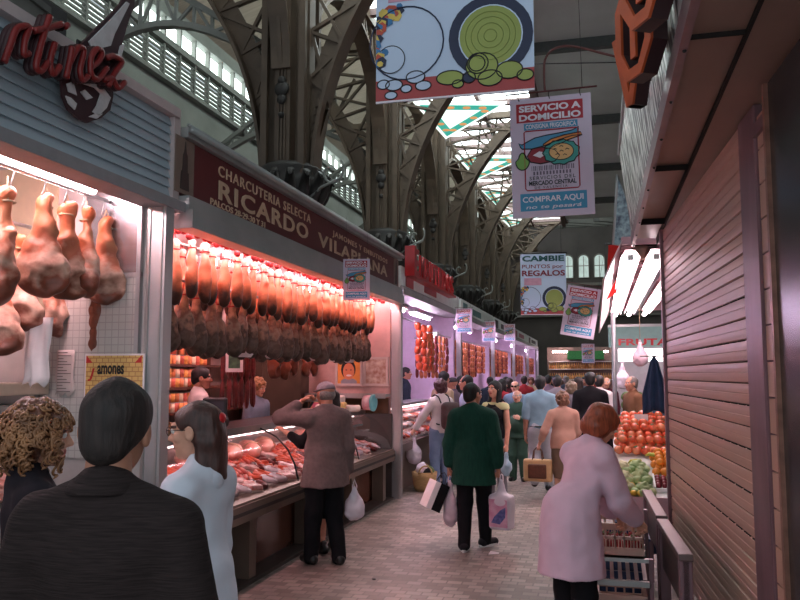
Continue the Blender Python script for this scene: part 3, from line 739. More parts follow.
# ================================================================== STALL A: the near ham stall
FX = -2.85
CLAP = mat('white_boarding', (168, 182, 190), .5, var=.05, scale=2); CAPM = mat('fascia_cap', (196, 178, 176), .45, var=.05)
r = empty('stall_canopy', (FX, 2, 2.9), 0, 'white boarded canopy over the near ham stall, red script sign on it', 'canopy')
o = MB()
for k in range(9): o.add([(-.02, -4, .08+k*.062), (-.02, 2.78, .08+k*.062), (.008, 2.78, .075+k*.062), (.008, -4, .075+k*.062), (-.02, -4, .14+k*.062), (-.02, 2.78, .14+k*.062), (-.012, 2.78, .14+k*.062), (-.012, -4, .14+k*.062)], [(0, 1, 2, 3), (3, 2, 6, 7), (7, 6, 5, 4), (0, 3, 7, 4), (1, 5, 6, 2), (0, 4, 5, 1)])
o.build('boarding', CLAP, r)
o = MB(); o.box((-.05, -4, .635), (.05, 2.8, .7)); o.box((-.03, 2.76, .06), (.03, 2.84, .7)); o.build('cap_trim', CAPM, r)
o = MB(); o.box((-.1, -4, -.03), (.09, 2.83, .04)); o.build('soffit_lip', mat('soffit_grey', (150, 148, 150), .5, metal=.2, var=.06), r)
o = MB(); o.box((-2.5, -4, .62), (-.05, 2.78, .68)); o.build('roof', mat('stall_roof', (150, 140, 136), .7, var=.1), r)
S(bx('ceiling_stall', (-5.3, -2, 3.22), (-2.95, 4.6, 3.26), mat('stall_ceiling', (214, 196, 190), .6, var=.05)))
TUBE = mat('fluorescent_tube', (255, 226, 230), .3, var=0, emit=24, emit_rgb=(255, 222, 230))
def tube_light(X, Y0, Y1, z, label, n=1, group=None, wd=.1, m=TUBE):
    t = empty('tube_light', (X, (Y0+Y1)/2, z), 0, label, 'light', group); l = (Y1-Y0)/2
    bx('fitting', (-wd, -l, .03), (wd, l, .07), WHITE_P, t)
    for k in range(n): MB().cyl(((k-(n-1)/2)*.07, -l+.03, 0), ((k-(n-1)/2)*.07, l-.03, 0), .022, 8).build('tube', m, t)
    return t
tube_light(-3.24, 2.2, 3.3, 2.955, 'bright tube lamp under the near canopy, shorter end cut by frame', 2, 'tube lamps at the near stall')
tube_light(-3.24, 3.36, 4.46, 2.955, 'bright tube lamp above the first hanging hams by the boarded canopy', 2, 'tube lamps at the near stall')
# partition to the next stall, faced with steel above and small white tiles below
bx('partition_wall', (-5.3, 4.62, 0), (-2.92, 4.68, 3.3), mat('partition', (190, 178, 174), .6, var=.05), kind='structure')
TILEM = brickmat('small_white_tile', (196, 190, 184), (190, 184, 178), (168, 160, 155), .05, .05, .003, .35, 'XZ', .2, 0, .06)
S(bx('wall_tiled', (-3.62, 4.6, 1.2), (-2.95, 4.62, 2.4), TILEM))
bx('steel_sheet', (-3.38, 4.595, 2.43), (-2.95, 4.615, 3.0), mat('brushed_sheet', (190, 186, 190), .25, metal=.8, var=.08, scale=3, stretch=(1, 1, 12)))
tag(bpy.data.objects['steel_sheet'], 'shiny steel sheet on the partition above small white tiles', 'panel')
o = MB(); o.box((-3.4, 4.59, 2.4), (-2.94, 4.62, 2.43)); o.box((-2.97, 4.58, 1.2), (-2.94, 4.62, 3.0)); S(o.build('trim_7', ALU))
bx('wall_cream', (-5.2, 4.605, 2.2), (-3.62, 4.62, 3.2), mat('cream_panel', (214, 190, 160), .6, var=.05), kind='structure')
bx('wall_stall', (-5.36, -2, 0), (-5.3, 11.05, 3.4), mat('stall_back', (200, 182, 176), .6, var=.06), kind='structure')
# wall shelf and steel cabinet behind the hams
r = empty('back_counter', (-4.4, 4.36, 0), 0, 'stainless back counter with beige ledge under the near hanging hams', 'counter')
bx('cabinet', (-.8, -.22, 0), (.72, .22, 1.56), STEEL, r, .006); bx('ledge', (-.8, -.25, 1.62), (.8, .22, 1.7), mat('beige_ledge', (206, 186, 166), .5, var=.05), r, .008)
bx('upstand', (-.8, .12, 1.56), (.72, .22, 1.62), STEEL, r)
MB().cyl((-.8, -.27, 1.76), (.66, -.27, 1.76), .014).build('rail', STEEL, r)
# the corner post between the two stalls
r = empty('stall_post', (-2.83, 4.66, 0), 0, 'tall aluminium corner post between near ham stall and maroon-signed stall', 'post')
MB().box((-.055, -.05, 0), (.055, .05, 2.92)).build('post_box', ALU, r)
o = MB(); o.box((-.075, -.06, 0), (-.055, -.03, 2.92)); o.box((.02, -.058, 0), (.035, -.05, 2.92)); o.build('glazing_bead', STEEL, r)
# hams on the near rails
hooks = [at(x, 188, X=-3.2) for x in (-6, 12, 44, 66, 84, 104)]
rail('ham_rail', (-3.2, 2.5, 2.92), (-3.2, 4.58, 2.92), .013, STEEL, 'steel rail with hooks carrying the large near hams', [(h.x, h.y, 2.905) for h in hooks])
rail('ham_rail', (-3.62, 2.5, 2.72), (-3.62, 4.58, 2.72), .013, STEEL, 'second steel rail behind the large near hams, lower down')
hk = [ham_thing('big', HAM_P, s, None, 'hams at the near stall') for s in (3, 8, 14)]
A_H = [(44, -3.2, 2.81, 0, .5, 1.0, 'large pale pink cured ham nearest the lamp, marbled skin'), (66, -3.2, 2.8, 1, 1.2, .95, 'pink cured ham second from the near marbled one, string looped'),
       (86, -3.2, 2.8, 2, -.7, .92, 'slim reddish cured ham between two rounder ones on near rail'), (106, -3.2, 2.79, 0, .2, .95, 'brown cured ham closest to the steel sheet partition'),
       (6, -3.2, 2.78, 1, 2.4, 1.05, 'cured ham at the end of near rail, partly out of view'),
       (16, -3.55, 2.60, 2, .4, .95, 'orange-brown cured ham hanging low on the second rail'), (58, -3.55, 2.52, 0, 1.9, .85, 'dark cured ham hanging low behind the marbled pink ham'), (72, -3.55, 2.5, 1, .9, .8, 'small dark cured ham beside the paper towel, low rail'), (-4, -3.55, 2.45, 1, .6, .95, 'dark brown ham at the low rail end beside the ledge')]
first = set()
for px, X, z, k, rz, sc, lb in A_H:
    h = hk[k] if k not in first else copy_tree(hk[k]); first.add(k)
    p = at(px, 220, X=X); h.location = (X, p.y, z); h.rotation_euler = (0, 0, rz); h.scale = (sc*1.28, sc*1.2, sc*1.02); h['label'] = lb
r = empty('cured_loin', (-3.3, at(96, 300, X=-3.3).y, 2.5), 0, 'long dark cured loin strip hanging in front of white tiles', 'cured meat')
V, Q = snet(wob(wob(smin(.03, rc((0, 0, -.05), (.01, 0, -.3), .035, .058, (0, 1, 0), .7), rc((.01, 0, -.3), (-.01, 0, -.62), .058, .045, (0, 1, 0), .7)), .009, 40, 2), .006, 90), (-.12, -.1, -.72), (.12, .1, .02), .01)
link('meat', nmesh('loin', V, Q), rampz('loin', [(0, (110, 62, 44)), (.5, (128, 66, 44)), (1, (150, 84, 56))], 20, .45, .4, .8, -.7, 0), r); MB().tube([(0, 0, -.06), (0, 0, .47)], .004, 5).build('string', STRING, r)
# white paper, price sheet, leaflets and the poster
def sheet(name, X0, X1, z0, z1, Y, m, label, cat, wave=.02, n=8):
    o = MB(); xs = np.linspace(X0, X1, n); zs = np.linspace(z0, z1, 9); vs = []; fs = []
    for i, z in enumerate(zs):
        for j, x in enumerate(xs): vs.append((x+.012*math.sin(i*1.3)*(1-i/8), Y+wave*math.sin(j*1.5+i*.3), z+(.02*math.sin(j*2.1) if i == 0 else 0)))
    for i in range(8):
        for j in range(n-1): fs.append((i*n+j, i*n+j+1, (i+1)*n+j+1, (i+1)*n+j))
    o.add(vs, fs, True); ob = o.build(name, m); md = ob.modifiers.new('thick', 'SOLIDIFY'); md.thickness = .002
    return tag(ob, label, cat)
PAPER = mat('white_paper', (236, 226, 226), .8, var=.03)
a, b = at(25, 318, Y=4.2), at(50, 385, Y=4.2)
sheet('hanging_paper_towel', a.x, b.x, b.z, a.z, 4.2, PAPER, 'white paper towel hanging below the near hams', 'paper')
a, b = at(57, 350, Y=4.585), at(73, 395, Y=4.585)
o = sheet('price_list', a.x, b.x, b.z, a.z, 4.585, mat('list_paper', (206, 190, 184), .8, var=.04), 'tall paper price list fixed on the tiled partition', 'paper', 0)
m = MB()
for k in range(14): m.box((a.x+.015, 4.578, b.z+.02+k*.02), (b.x-.02-.03*(k % 3), 4.5795, b.z+.026+k*.02))
m.build('printed_lines', mat('print_grey', (120, 106, 104), .8, var=0), o)
r = empty('leaflet_holder', (-3.62, 4.5, 1.7), 0, 'small leaflet holder with green and white cards on beige ledge', 'holder')
bx('card', (-.06, -.03, .0), (.04, -.02, .16), PAPER, r); bx('green_band', (-.06, -.034, .03), (.04, -.03, .06), mat('green_print', (70, 130, 100), .6, var=0), r); bx('backing', (-.06, -.02, 0), (.08, 0, .2), mat('holder_grey', (150, 140, 138), .5, var=0), r)
a, b = at(86, 354, Y=4.585), at(144, 404, Y=4.585)
r = empty('jamones_poster', (a.x, 4.59, b.z), 0, 'yellow Jamones poster with white border on the tiled partition', 'poster'); pw, ph = b.x-a.x, a.z-b.z
bx('border', (0, -.012, 0), (pw, 0, ph), PAPER, r)
POY = brickmat('poster_yellow', (234, 196, 120), (222, 178, 104), (190, 130, 80), .045, .03, .003, .6, 'XZ', 0, .5, .1)
bx('print', (.012, -.016, .012), (pw-.012, -.012, ph-.012), POY, r)
txt('J', .1, o=(.055, -.0165, ph*.52), height=.085, bold=.002, depth=.002, shear=.25).build('red_initial', mat('poster_red', (206, 44, 40), .6, var=0), r)
txt('amones', .1, o=(.2, -.0165, ph*.6), width=.2, height=.06, bold=.003, depth=.002).build('lettering', mat('poster_black', (40, 30, 28), .6, var=0), r)
o = MB(); o.prism([(0, 0), (.05, 0), (0, .05)], (.012, -.0172, ph-.06), (1, 0, 0), (0, 0, 1), (0, .001, 0)); o.prism([(0, 0), (.05, 0), (.05, .05)], (pw-.07, -.0172, ph-.06), (1, 0, 0), (0, 0, 1), (0, .001, 0)); o.build('corner_mark', bpy.data.materials['poster_red'], r)
# pieces of bacon and lard at the near counter
r = empty('display_counter', (-3.35, 3.9, 0), 0, 'near stall steel counter with pale meat slabs, behind curly hair', 'counter')
bx('base', (-.45, -2.5, 0), (.35, .16, .95), STEEL, r, .01); bx('worktop', (-.5, -2.5, .95), (.4, .18, 1.0), ALU, r, .008)
BACON = mat('bacon', (222, 178, 166), .4, rgb2=(196, 104, 92), scale=14, stretch=(.3, .3, 4), bump=.3)
for k, (px, py, q, lb) in enumerate(((4, 428, (.16, .1, .05), 'pale bacon slab topmost on the near counter'), (14, 440, (.17, .11, .05), 'pink bacon slab lying under the pale one, near counter'), (0, 446, (.15, .12, .045), 'bacon slab lowest in the pile on near counter'))):
    V, Q = snet(wob(rbox((0, 0, 0), q, .035), .014, 24, k), (-.24, -.2, -.12), (.24, .2, .12), .014); ob = link('bacon_slab', nmesh('slab', V, Q), BACON); p = at(px, py, X=-3.4); ob.location = (p.x, p.y, 1.16-.045*k); ob.rotation_euler = (0, .1, k*.7); tag(ob, lb, 'meat', 'bacon slabs on the near counter')
# red script sign and the ham emblem
LX = -2.69
SIGNR = mat('sign_red', (126, 30, 28), .4, var=.08); SIGND = mat('sign_maroon', (58, 26, 30), .5, var=.1); SIGNW = mat('sign_pale', (204, 200, 200), .5, var=.08, scale=20)
r = empty('script_sign', (LX, 0, 0), 0, 'red script lettering sign over the white boarded canopy', 'sign')
strokes = [[(-52, 60), (-46, 20), (-40, 50), (-32, 16), (-28, 56)], [(-14, 34), (-22, 40), (-20, 56), (-10, 54), (-6, 38), (-6, 56)], [(4, 62), (10, 46), (16, 30), (24, 26), (29, 28), (25, 40), (24, 54), (29, 53)], [(50, 16), (44, 34), (39, 52), (36, 66), (41, 71), (48, 62)], [(34, 31), (48, 28), (62, 24)], [(55, 43), (50, 62), (53, 74), (60, 66)], [(65, 27), (68, 25)],
           [(66, 78), (70, 60), (72, 47)], [(70, 62), (78, 48), (84, 51), (80, 70), (83, 80), (88, 76)], [(90, 68), (98, 62), (102, 53), (97, 49), (91, 58), (91, 74), (98, 79), (107, 68)], [(107, 58), (114, 56), (122, 62), (114, 74), (108, 86)], [(104, 80), (112, 78), (118, 88), (125, 82)]]
fr = MB(); bk = MB()
def smooth(P, n=5):
    P = [np.array(p, float) for p in P]; out = []
    for i in range(len(P)-1):
        a = P[max(i-1, 0)]; b = P[i]; c = P[i+1]; d = P[min(i+2, len(P)-1)]
        for t in np.arange(n)/n: out.append(.5*((2*b)+(c-a)*t+(2*a-5*b+4*c-d)*t*t+(3*b-a-3*c+d)*t**3))
    return out+[P[-1]]
for s in strokes:
    W3 = [at(x, y, X=LX) for x, y in smooth(s)]; P = [(0, w.y, w.z) for w in W3]
    for d, mb, rr in ((.0, fr, .017), (-.05, bk, .021), (-.025, bk, .02)): mb.tube([(d, y, z) for _, y, z in P], rr, 8)
fr.build('letter_face', SIGNR, r); bk.build('letter_side', SIGND, r)
r = empty('ham_emblem', (LX-.09, 0, 0), 0, 'maroon and white ham shaped emblem behind the red script', 'sign')
out = [(134, -8), (124, -6), (119, 4), (108, 16), (95, 28), (82, 42), (72, 52), (64, 66), (60, 80), (61, 96), (67, 110), (78, 120), (86, 123), (100, 118), (109, 110), (112, 96), (111, 80), (117, 60), (122, 40), (127, 22), (133, 6)]
def P2(L, X=LX-.09): return [(w.y, w.z) for w in (at(x, y, X=X) for x, y in L)]
MB().prism(P2(out), (-.005, 0, 0), (0, 1, 0), (0, 0, 1), (.015, 0, 0)).build('board', SIGND, r)
o = MB()
for L in ([(124, 2), (110, 18), (96, 32), (86, 42), (90, 50), (100, 48), (108, 46), (112, 34), (120, 18), (127, 4)], [(76, 54), (70, 62), (70, 72), (78, 78), (84, 66), (84, 54)], [(64, 84), (66, 92), (74, 96), (72, 88), (70, 82)], [(63, 96), (66, 104), (72, 110), (74, 104), (68, 98)], [(80, 84), (92, 88), (98, 94), (94, 106), (90, 112), (96, 116), (104, 108), (108, 98), (102, 90), (96, 84)], [(82, 90), (78, 92), (84, 100), (90, 98)], [(98, 76), (104, 82), (108, 76), (104, 70)], [(118, 46), (114, 62), (110, 74), (113, 76), (118, 60), (122, 44)], [(86, 117), (94, 119), (100, 114), (92, 114)]): o.prism(P2(L), (.012, 0, 0), (0, 1, 0), (0, 0, 1), (.008, 0, 0))
o.build('pale_marks', SIGNW, r); MB().bar((-.012, at(95, 105, X=LX).y, 3.3), (-.012, at(95, 105, X=LX).y, 3.62), .08, .012).build('bracket', DARK, r)
# dim stacked things above the canopy
r = empty('storage_crate', (-3.2, 3.2, 3.58), .1, 'grey crate stored on top of the near stall roof', 'crate'); bx('body', (-.2, -.9, 0), (.2, .5, .25), mat('crate_dim', (110, 110, 104), .8, var=.1), r); bx('rim', (-.22, -.92, .25), (.22, .52, .29), mat('crate_dim2', (96, 96, 92), .8, var=.1), r)
S(bx('duct', (-4.2, 1, 3.62), (-3.6, 4.6, 4.3), mat('roof_duct_dark', (62, 60, 60), .8, var=.1))); bpy.data.objects['duct'].name = 'trim_8'

# ================================================================== STALL B: maroon sign, rows of hams
Y0, Y1 = 4.74, 11.0
MAROON = mat('sign_maroon_board', (96, 32, 34), .5, var=.08, scale=2); CREAM = mat('sign_cream', (206, 178, 150), .5, var=.05); GALV = mat('galvanised', (168, 170, 168), .35, metal=.4, var=.1, scale=3)
r = empty('shop_sign', (-2.82, Y0, 3.0), 0, 'long maroon charcuterie sign with cream lettering above rows of hams', 'sign')
bx('board', (-.04, .03, .02), (0, Y1-Y0, .42), MAROON, r)
txt('RICARDO', .3, o=(.0005, (5.4+7.35)/2-Y0, .105), u=(0, 1, 0), width=1.92, height=.15, bold=.006, spacing=1.15, depth=.006).build('name_lettering', CREAM, r)
txt('VILAPLANA', .3, o=(.0005, (7.62+10.4)/2-Y0, .1), u=(0, 1, 0), width=2.75, height=.14, bold=.006, spacing=1.15, depth=.006).build('name_lettering', CREAM, r)
txt('CHARCUTERIA SELECTA', .1, o=(.0005, (5.4+7.41)/2-Y0, .285), u=(0, 1, 0), width=2.0, height=.085, bold=.001, spacing=1.2, depth=.005).build('small_lettering', CREAM, r)
txt('JAMONES Y EMBUTIDOS', .1, o=(.0005, 9.25-Y0, .28), u=(0, 1, 0), width=2.3, height=.08, bold=.001, spacing=1.2, depth=.005).build('small_lettering', CREAM, r)
txt('PALCOS 28-29-30 Y 31', .1, o=(.0005, 5.8-Y0, .035), u=(0, 1, 0), width=1.0, height=.05, bold=.001, depth=.005).build('small_lettering', CREAM, r)
for k, y in enumerate((.03, Y1-Y0-.26)):
    p = bx('tower_panel', (0, y, .02), (.006, y+.26, .42), mat('panel_taupe', (128, 108, 96), .6, var=.06), r)
    MB().prism([(.07, .03), (.19, .03), (.18, .16), (.165, .16), (.16, .28), (.145, .3), (.13, .38), (.115, .3), (.1, .28), (.095, .16), (.08, .16)], (.0065, y, .02), (0, 1, 0), (0, 0, 1), (.004, 0, 0)).build('tower_mark', mat('panel_dark', (66, 50, 46), .6, var=.06), p)
r = empty('stall_canopy', (-2.85, Y0, 2.8), 0, 'grey metal canopy carrying the maroon charcuterie sign', 'canopy')
o = MB(); o.box((-.06, .12, .1), (.1, Y1-Y0, .2)); o.box((-.02, .12, -.03), (.13, Y1-Y0, .1)); o.build('lower_band', GALV, r)
o = MB(); o.cyl((.09, .14, .675), (.09, Y1-Y0+.1, .675), .022, 10); o.cyl((.07, .14, .71), (.07, Y1-Y0+.1, .71), .014, 8); o.box((-.2, .14, .625), (.07, Y1-Y0+.1, .7)); o.build('top_trim', GALV, r)
bx('roof', (-2.45, .14, .62), (-.2, Y1-Y0, .68), mat('stall_roof_dark', (80, 74, 72), .8, var=.1), r)
bx('ceiling_panel', (-2.45, 0, .2), (-.06, Y1-Y0, .24), mat('pink_soffit', (220, 190, 186), .5, var=.05), r)
PTUBE = mat('pink_tube', (255, 196, 204), .3, var=0, emit=36, emit_rgb=(255, 200, 208))
for k in range(4): tube_light(-2.99, Y0+.15+k*1.55, Y0+1.6+k*1.55, 2.925, 'pink tube lamp under the grey canopy above the ham rows', 1, 'pink tube lamps over the ham rows', .06, PTUBE)
for k in range(3): tube_light(-3.9, Y0+.4+k*2.05, Y0+1.7+k*2.05, 2.925, 'pink tube lamp deeper inside the maroon-signed stall', 1, 'pink tube lamps inside the ham stall', .06, PTUBE)
RTRIM = MB()
for k in range(60): RTRIM.ball((-3.02+.03*RS.rand(), Y0+.1+k*.102, 2.84-.05*RS.rand()), (.025, .04, .03), 8, 5)
tag(RTRIM.build('garland', RED_TIE), 'string of small red trimmings along the canopy edge above hams', 'garland')
rail('ham_rail', (-3.12, Y0+.05, 2.86), (-3.12, Y1-.1, 2.86), .014, STEEL, 'steel rail carrying the front pink ham shanks')
rail('ham_rail', (-3.42, Y0+.05, 2.86), (-3.42, Y1-.1, 2.86), .014, STEEL, 'steel rail carrying the second row of ham shanks')
rail('ham_rail', (-3.2, Y0+.05, 2.5), (-3.2, Y1-.1, 2.5), .014, STEEL, 'steel rail carrying the lower row of grey hams')
rail('ham_rail', (-3.5, Y0+.05, 2.5), (-3.5, Y1-.1, 2.5), .014, STEEL, 'steel rail carrying the rear row of grey hams')
rail('ham_rail', (-4.0, 8.6, 2.3), (-4.0, Y1-.1, 2.3), .014, STEEL, 'steel rail carrying rounded brown hams near the back')
def row(kind, m, seeds, X, z, y0, y1, n, label, group, sc=1., jit=.02):
    ps = [ham_thing(kind, m, s, label, group) for s in seeds]
    for k in range(n):
        h = ps[k] if k < len(ps) else copy_tree(ps[k % len(ps)])
        h.location = (X+RS.uniform(-jit, jit), y0+(y1-y0)*(k+.5)/n+RS.uniform(-.02, .02), z+RS.uniform(-.02, .02)); h.rotation_euler = (RS.uniform(-.05, .05), RS.uniform(-.06, .06), RS.uniform(-.6, .6)+PI/2); q = sc*RS.uniform(.93, 1.07); h.scale = (q, q, q)
row('shank', HAM_S, (1, 2, 3), -3.12, 2.79, Y0+.12, Y1-.2, 30, 'pink ham shank tied with red in front upper row under maroon sign', 'front upper row of ham shanks')
row('shank', HAM_S, (4, 5), -3.42, 2.79, Y0+.2, Y1-.2, 26, 'pink ham shank in the second upper row, behind the front shanks', 'second upper row of ham shanks')
row('grey', HAM_G, (1, 2, 3), -3.2, 2.43, Y0+.12, Y1-.2, 28, 'grey-rinded cured ham in the lower front row below pink shanks', 'lower front row of grey hams', 1.0)
row('grey', HAM_G, (4, 5), -3.5, 2.43, Y0+.2, Y1-.2, 24, 'grey-rinded cured ham in the lower row behind the front grey hams', 'lower rear row of grey hams', 1.0)
row('big', HAM_B, (21, 22), -4.0, 2.24, 9.1, 10.9, 5, 'rounded brown ham hanging near the back below grey hams', 'rounded brown hams at the back', .85)
# white price tags under the hams
for k, y in enumerate(np.linspace(6.3, 10.2, 7)):
    o = MB().prism([(-.07, 0), (.07, 0), (.1, .035), (.05, .04), (.03, .09), (.0, .04), (-.1, .035)], (-3.3, y, 1.92), (.5, .86, 0), (0, 0, 1), (.003, 0, 0)).build('hanging_price_tag', PAPER); tag(o, 'white cut-out price tag hanging below the grey ham row', 'tag', 'price tags below the hams')
# dark red chorizo hanging in strands
CHO = mat('chorizo', (112, 34, 34), .4, var=.3, scale=20, bump=.3); CHO_O = mat('chorizo_orange', (216, 84, 48), .4, var=.2, scale=16, bump=.2)
def strand(n, l, r, m, label, group, name='hanging_sausage', bent=.0):
    o = MB()
    P = []
    for k in range(n):
        for t, q in ((0, .35), (.12, .85), (.3, 1), (.7, 1), (.88, .85), (1, .35)): P.append((bent*math.sin(k*2+t*3), bent*math.cos(k*1.7+t*2), -(k+t)*l, q*r))
    o.tube([p[:3] for p in P], [p[3] for p in P], 8); ob = o.build(name, m); tag(ob, label, 'sausage', group); return ob
rail('sausage_rail', (-3.95, 7.6, 2.06), (-3.95, 8.7, 2.06), .012, STEEL, 'short steel rail carrying long dark chorizo strands')
s0 = strand(2, .33, .026, CHO, 'long dark red chorizo hanging between vendor and brown hams', 'long dark chorizo strands', bent=.004)
for k in range(11):
    s = s0 if k == 0 else copy_tree(s0); s.location = (-3.95+.05*(k % 2), 7.78+k*.075, 2.05-.03*RS.rand()); s.rotation_euler = (0, 0, k)
# shelves of tins at the back
SHELF = mat('shelf_wood', (96, 66, 52), .6, var=.1)
r = empty('shelf_unit', (-5.12, 9.0, 0), 0, 'back wall shelf unit stacked with tins behind the vendor', 'shelf')
for z in (1.3, 1.6, 1.88, 2.14): bx('shelf_board', (-.16, -1.2, z-.03), (.16, 2.0, z), SHELF, r)
for y in (-1.2, .4, 1.97): bx('upright', (-.16, y, 1.0), (.16, y+.03, 2.4), SHELF, r)
TC = [((214, 160, 84), 'yellow tin'), ((190, 96, 76), 'red tin'), ((226, 206, 180), 'pale tin'), ((206, 134, 86), 'orange tin')]
def tin(rgb, nm):
    r = empty('food_tin', (0, 0, 0)); m1 = mat(nm.replace(' ', '_'), rgb, .4, rgb2=tuple(min(255, int(v*1.2)) for v in rgb), scale=25)
    MB().lathe([(.042, 0), (.042, .11)], 14).build('label_band', m1, r); MB().lathe([(.04, .11), (.044, .112), (.044, .118), (.036, .118), (.034, .113)], 14).build('lid', STEEL, r); return r
tp = [tin(c, n) for c, n in TC]; used = set()
for z, zn in ((1.3, 'lowest'), (1.6, 'middle'), (1.88, 'upper')):
    for j in range(17):
        for st in range(2 if z < 1.8 else 1+(j % 2)):
            k = (j*7+int(z*10)+st*2) % 4; t = tp[k] if k not in used else copy_tree(tp[k]); used.add(k)
            t.location = (-5.04, 7.92+j*.098, z+st*.119); tag(t, TC[k][1]+' on the '+zn+' back shelf behind the vendor', 'tin', TC[k][1]+'s on the '+zn+' back shelf')
# display counter
CTR = mat('counter_steel', (126, 108, 96), .35, metal=.5, var=.08, scale=3); BROWNP = mat('brown_panel', (98, 58, 44), .18, var=.1, scale=2); GLASS = glassmat('display_glass'); PLINTH = mat('plinth', (52, 42, 38), .5, var=.1)
r = empty('display_counter', (-2.9, Y0, 0), 0, 'long glass charcuterie counter with sloped meat display under ham rows', 'counter'); LN = Y1-Y0-.02
bx('toe_panel', (-.22, 0, .0), (-.2, LN, .56), BROWNP, r); bx('plinth', (-.2, 0, 0), (.02, LN, .03), PLINTH, r)
for y in np.arange(.15, LN, 1.42): bx('leg', (-.18, y, .03), (-.02, y+.14, .56), CTR, r)
o = MB(); o.box((-.2, 0, .54), (.04, LN, .68)); o.box((-.2, 0, .68), (.02, LN, .7)); o.build('front_rail', CTR, r); bx('rail_groove', (.04, 0, .6), (.046, LN, .63), PLINTH, r)
o = MB().add([(-.2, 0, .66), (-.2, LN, .66), (-1.0, LN, .88), (-1.0, 0, .88), (-.2, 0, .70), (-.2, LN, .70), (-1.0, LN, .92), (-1.0, 0, .92)], [(0, 1, 2, 3), (7, 6, 5, 4), (0, 4, 5, 1), (1, 5, 6, 2), (2, 6, 7, 3), (3, 7, 4, 0)]); o.build('display_bed', mat('bed_white', (214, 200, 196), .4, var=.06), r)
o = MB(); o.box((-1.06, 0, .5), (-1.0, LN, 1.2)); o.build('rear_panel', STEEL, r)
o = MB(); o.box((-1.06, 0, 1.2), (-.42, LN, 1.25)); o.build('top_shelf', mat('top_shelf', (88, 78, 76), .3, metal=.3, var=.08), r)
o = MB(); o.box((-.62, .03, 1.15), (-.56, LN-.05, 1.2)); o.build('shelf_light', mat('shelf_tube', (255, 226, 226), .3, var=0, emit=5, emit_rgb=(255, 214, 216)), r)
o = MB(); o.box((-.42, 0, 1.19), (-.4, LN, 1.26)); o.build('top_edge', STEEL, r)
pr = [(.0, .7), (-.04, .86), (-.12, 1.0), (-.24, 1.12), (-.42, 1.2)]; o = MB(); vs = [(x, y, z) for x, z in pr for y in (0, LN)]; o.add(vs, [(2*i, 2*i+1, 2*i+3, 2*i+2) for i in range(4)], True); o.build('glass_front', GLASS, r)
for y in (2.6, 4.6): MB().tube([(.012, y, .72), (-.03, y, .88), (-.105, y, 1.02), (-.225, y, 1.14), (-.4, y, 1.22)], .009, 6).build('glass_bracket', DARK, r)
bx('end_panel', (-1.06, LN-.03, 0), (.0, LN, 1.2), mat('end_dark', (64, 54, 52), .5, var=.1), r)
# far corner post
r = empty('stall_post', (-2.85, 11.06, 0), 0, 'grey metal post at the far end of the maroon-signed stall', 'post'); MB().box((-.07, -.06, 0), (.07, .06, 2.85)).build('post_box', ALU, r); MB().box((.03, -.075, 0), (.05, -.06, 2.85)).build('glazing_bead', STEEL, r)
bx('partition_wall', (-5.3, 11.05, 0), (-2.95, 11.1, 3.3), mat('pink_partition', (206, 168, 160), .5, var=.06), kind='structure'); bpy.data.objects['partition_wall.001']['kind'] = 'structure'
# framed pictures on it
FRM = mat('picture_frame', (206, 190, 184), .45, var=.05)
def framed(px0, px1, py0, py1, label):
    a, b = at(px0, py0, Y=11.0), at(px1, py1, Y=11.0); r = empty('framed_picture', (a.x, 11.04, b.z), 0, label, 'picture'); w, h = b.x-a.x, a.z-b.z; o = MB(); f = .035
    o.box((0, -.03, 0), (w, 0, f)); o.box((0, -.03, h-f), (w, 0, h)); o.box((0, -.03, f), (f, 0, h-f)); o.box((w-f, -.03, f), (w, 0, h-f)); o.build('frame', FRM, r); return r, w, h
r, w, h = framed(335, 362, 357, 386, 'framed portrait of a smiling dark-haired child on orange')
bx('print', (.035, -.015, .035), (w-.035, -.005, h-.035), mat('print_orange', (222, 150, 70), .6, var=.1), r); fl = lambda rx, rz, cx, cz, n=18: [(cx+rx*math.cos(t), cz+rz*math.sin(t)) for t in np.linspace(0, 2*PI, n, False)]
pl = lambda P, d, nm, m: MB().prism(P, (0, -.016-d, 0), (1, 0, 0), (0, 0, 1), (0, .001, 0)).build(nm, m, r)
pl(fl(w*.27, h*.33, w*.48, h*.57), .001, 'hair_print', BLACK_H); pl(fl(w*.3, h*.14, w*.5, h*.13), .0012, 'shirt_print', mat('print_blue', (150, 150, 160), .6, var=0)); pl(fl(w*.21, h*.29, w*.49, h*.5), .002, 'face_print', mat('print_skin', (214, 130, 92), .6, var=0)); pl(fl(w*.1, h*.035, w*.5, h*.36), .003, 'smile_print', PAPER)
for sx in (-1, 1): pl(fl(w*.03, h*.02, w*(.49+sx*.085), h*.55), .003, 'eye_print', DARK)
r, w, h = framed(363, 388, 357, 386, 'framed pale collage print beside the smiling portrait')
bx('print', (.035, -.015, .035), (w-.035, -.005, h-.035), mat('print_collage', (222, 206, 190), .6, rgb2=(168, 118, 100), scale=14), r)
r = empty('wall_shelf', (-3.4, 10.9, 1.42), 0, 'grey ledge below framed pictures at the end of the ham stall', 'shelf'); bx('ledge', (-.75, -.14, .02), (.46, .13, .06), GALV, r); bx('front_strip', (-.75, -.15, 0), (.46, -.14, .07), ALU, r)
bx('brown_panel', (-4.2, 11.02, 1.1), (-2.97, 11.045, 1.42), mat('brown_board', (124, 84, 58), .5, var=.15)); tag(bpy.data.objects['brown_panel'], 'brown board below the ledge at the end of ham stall', 'panel')
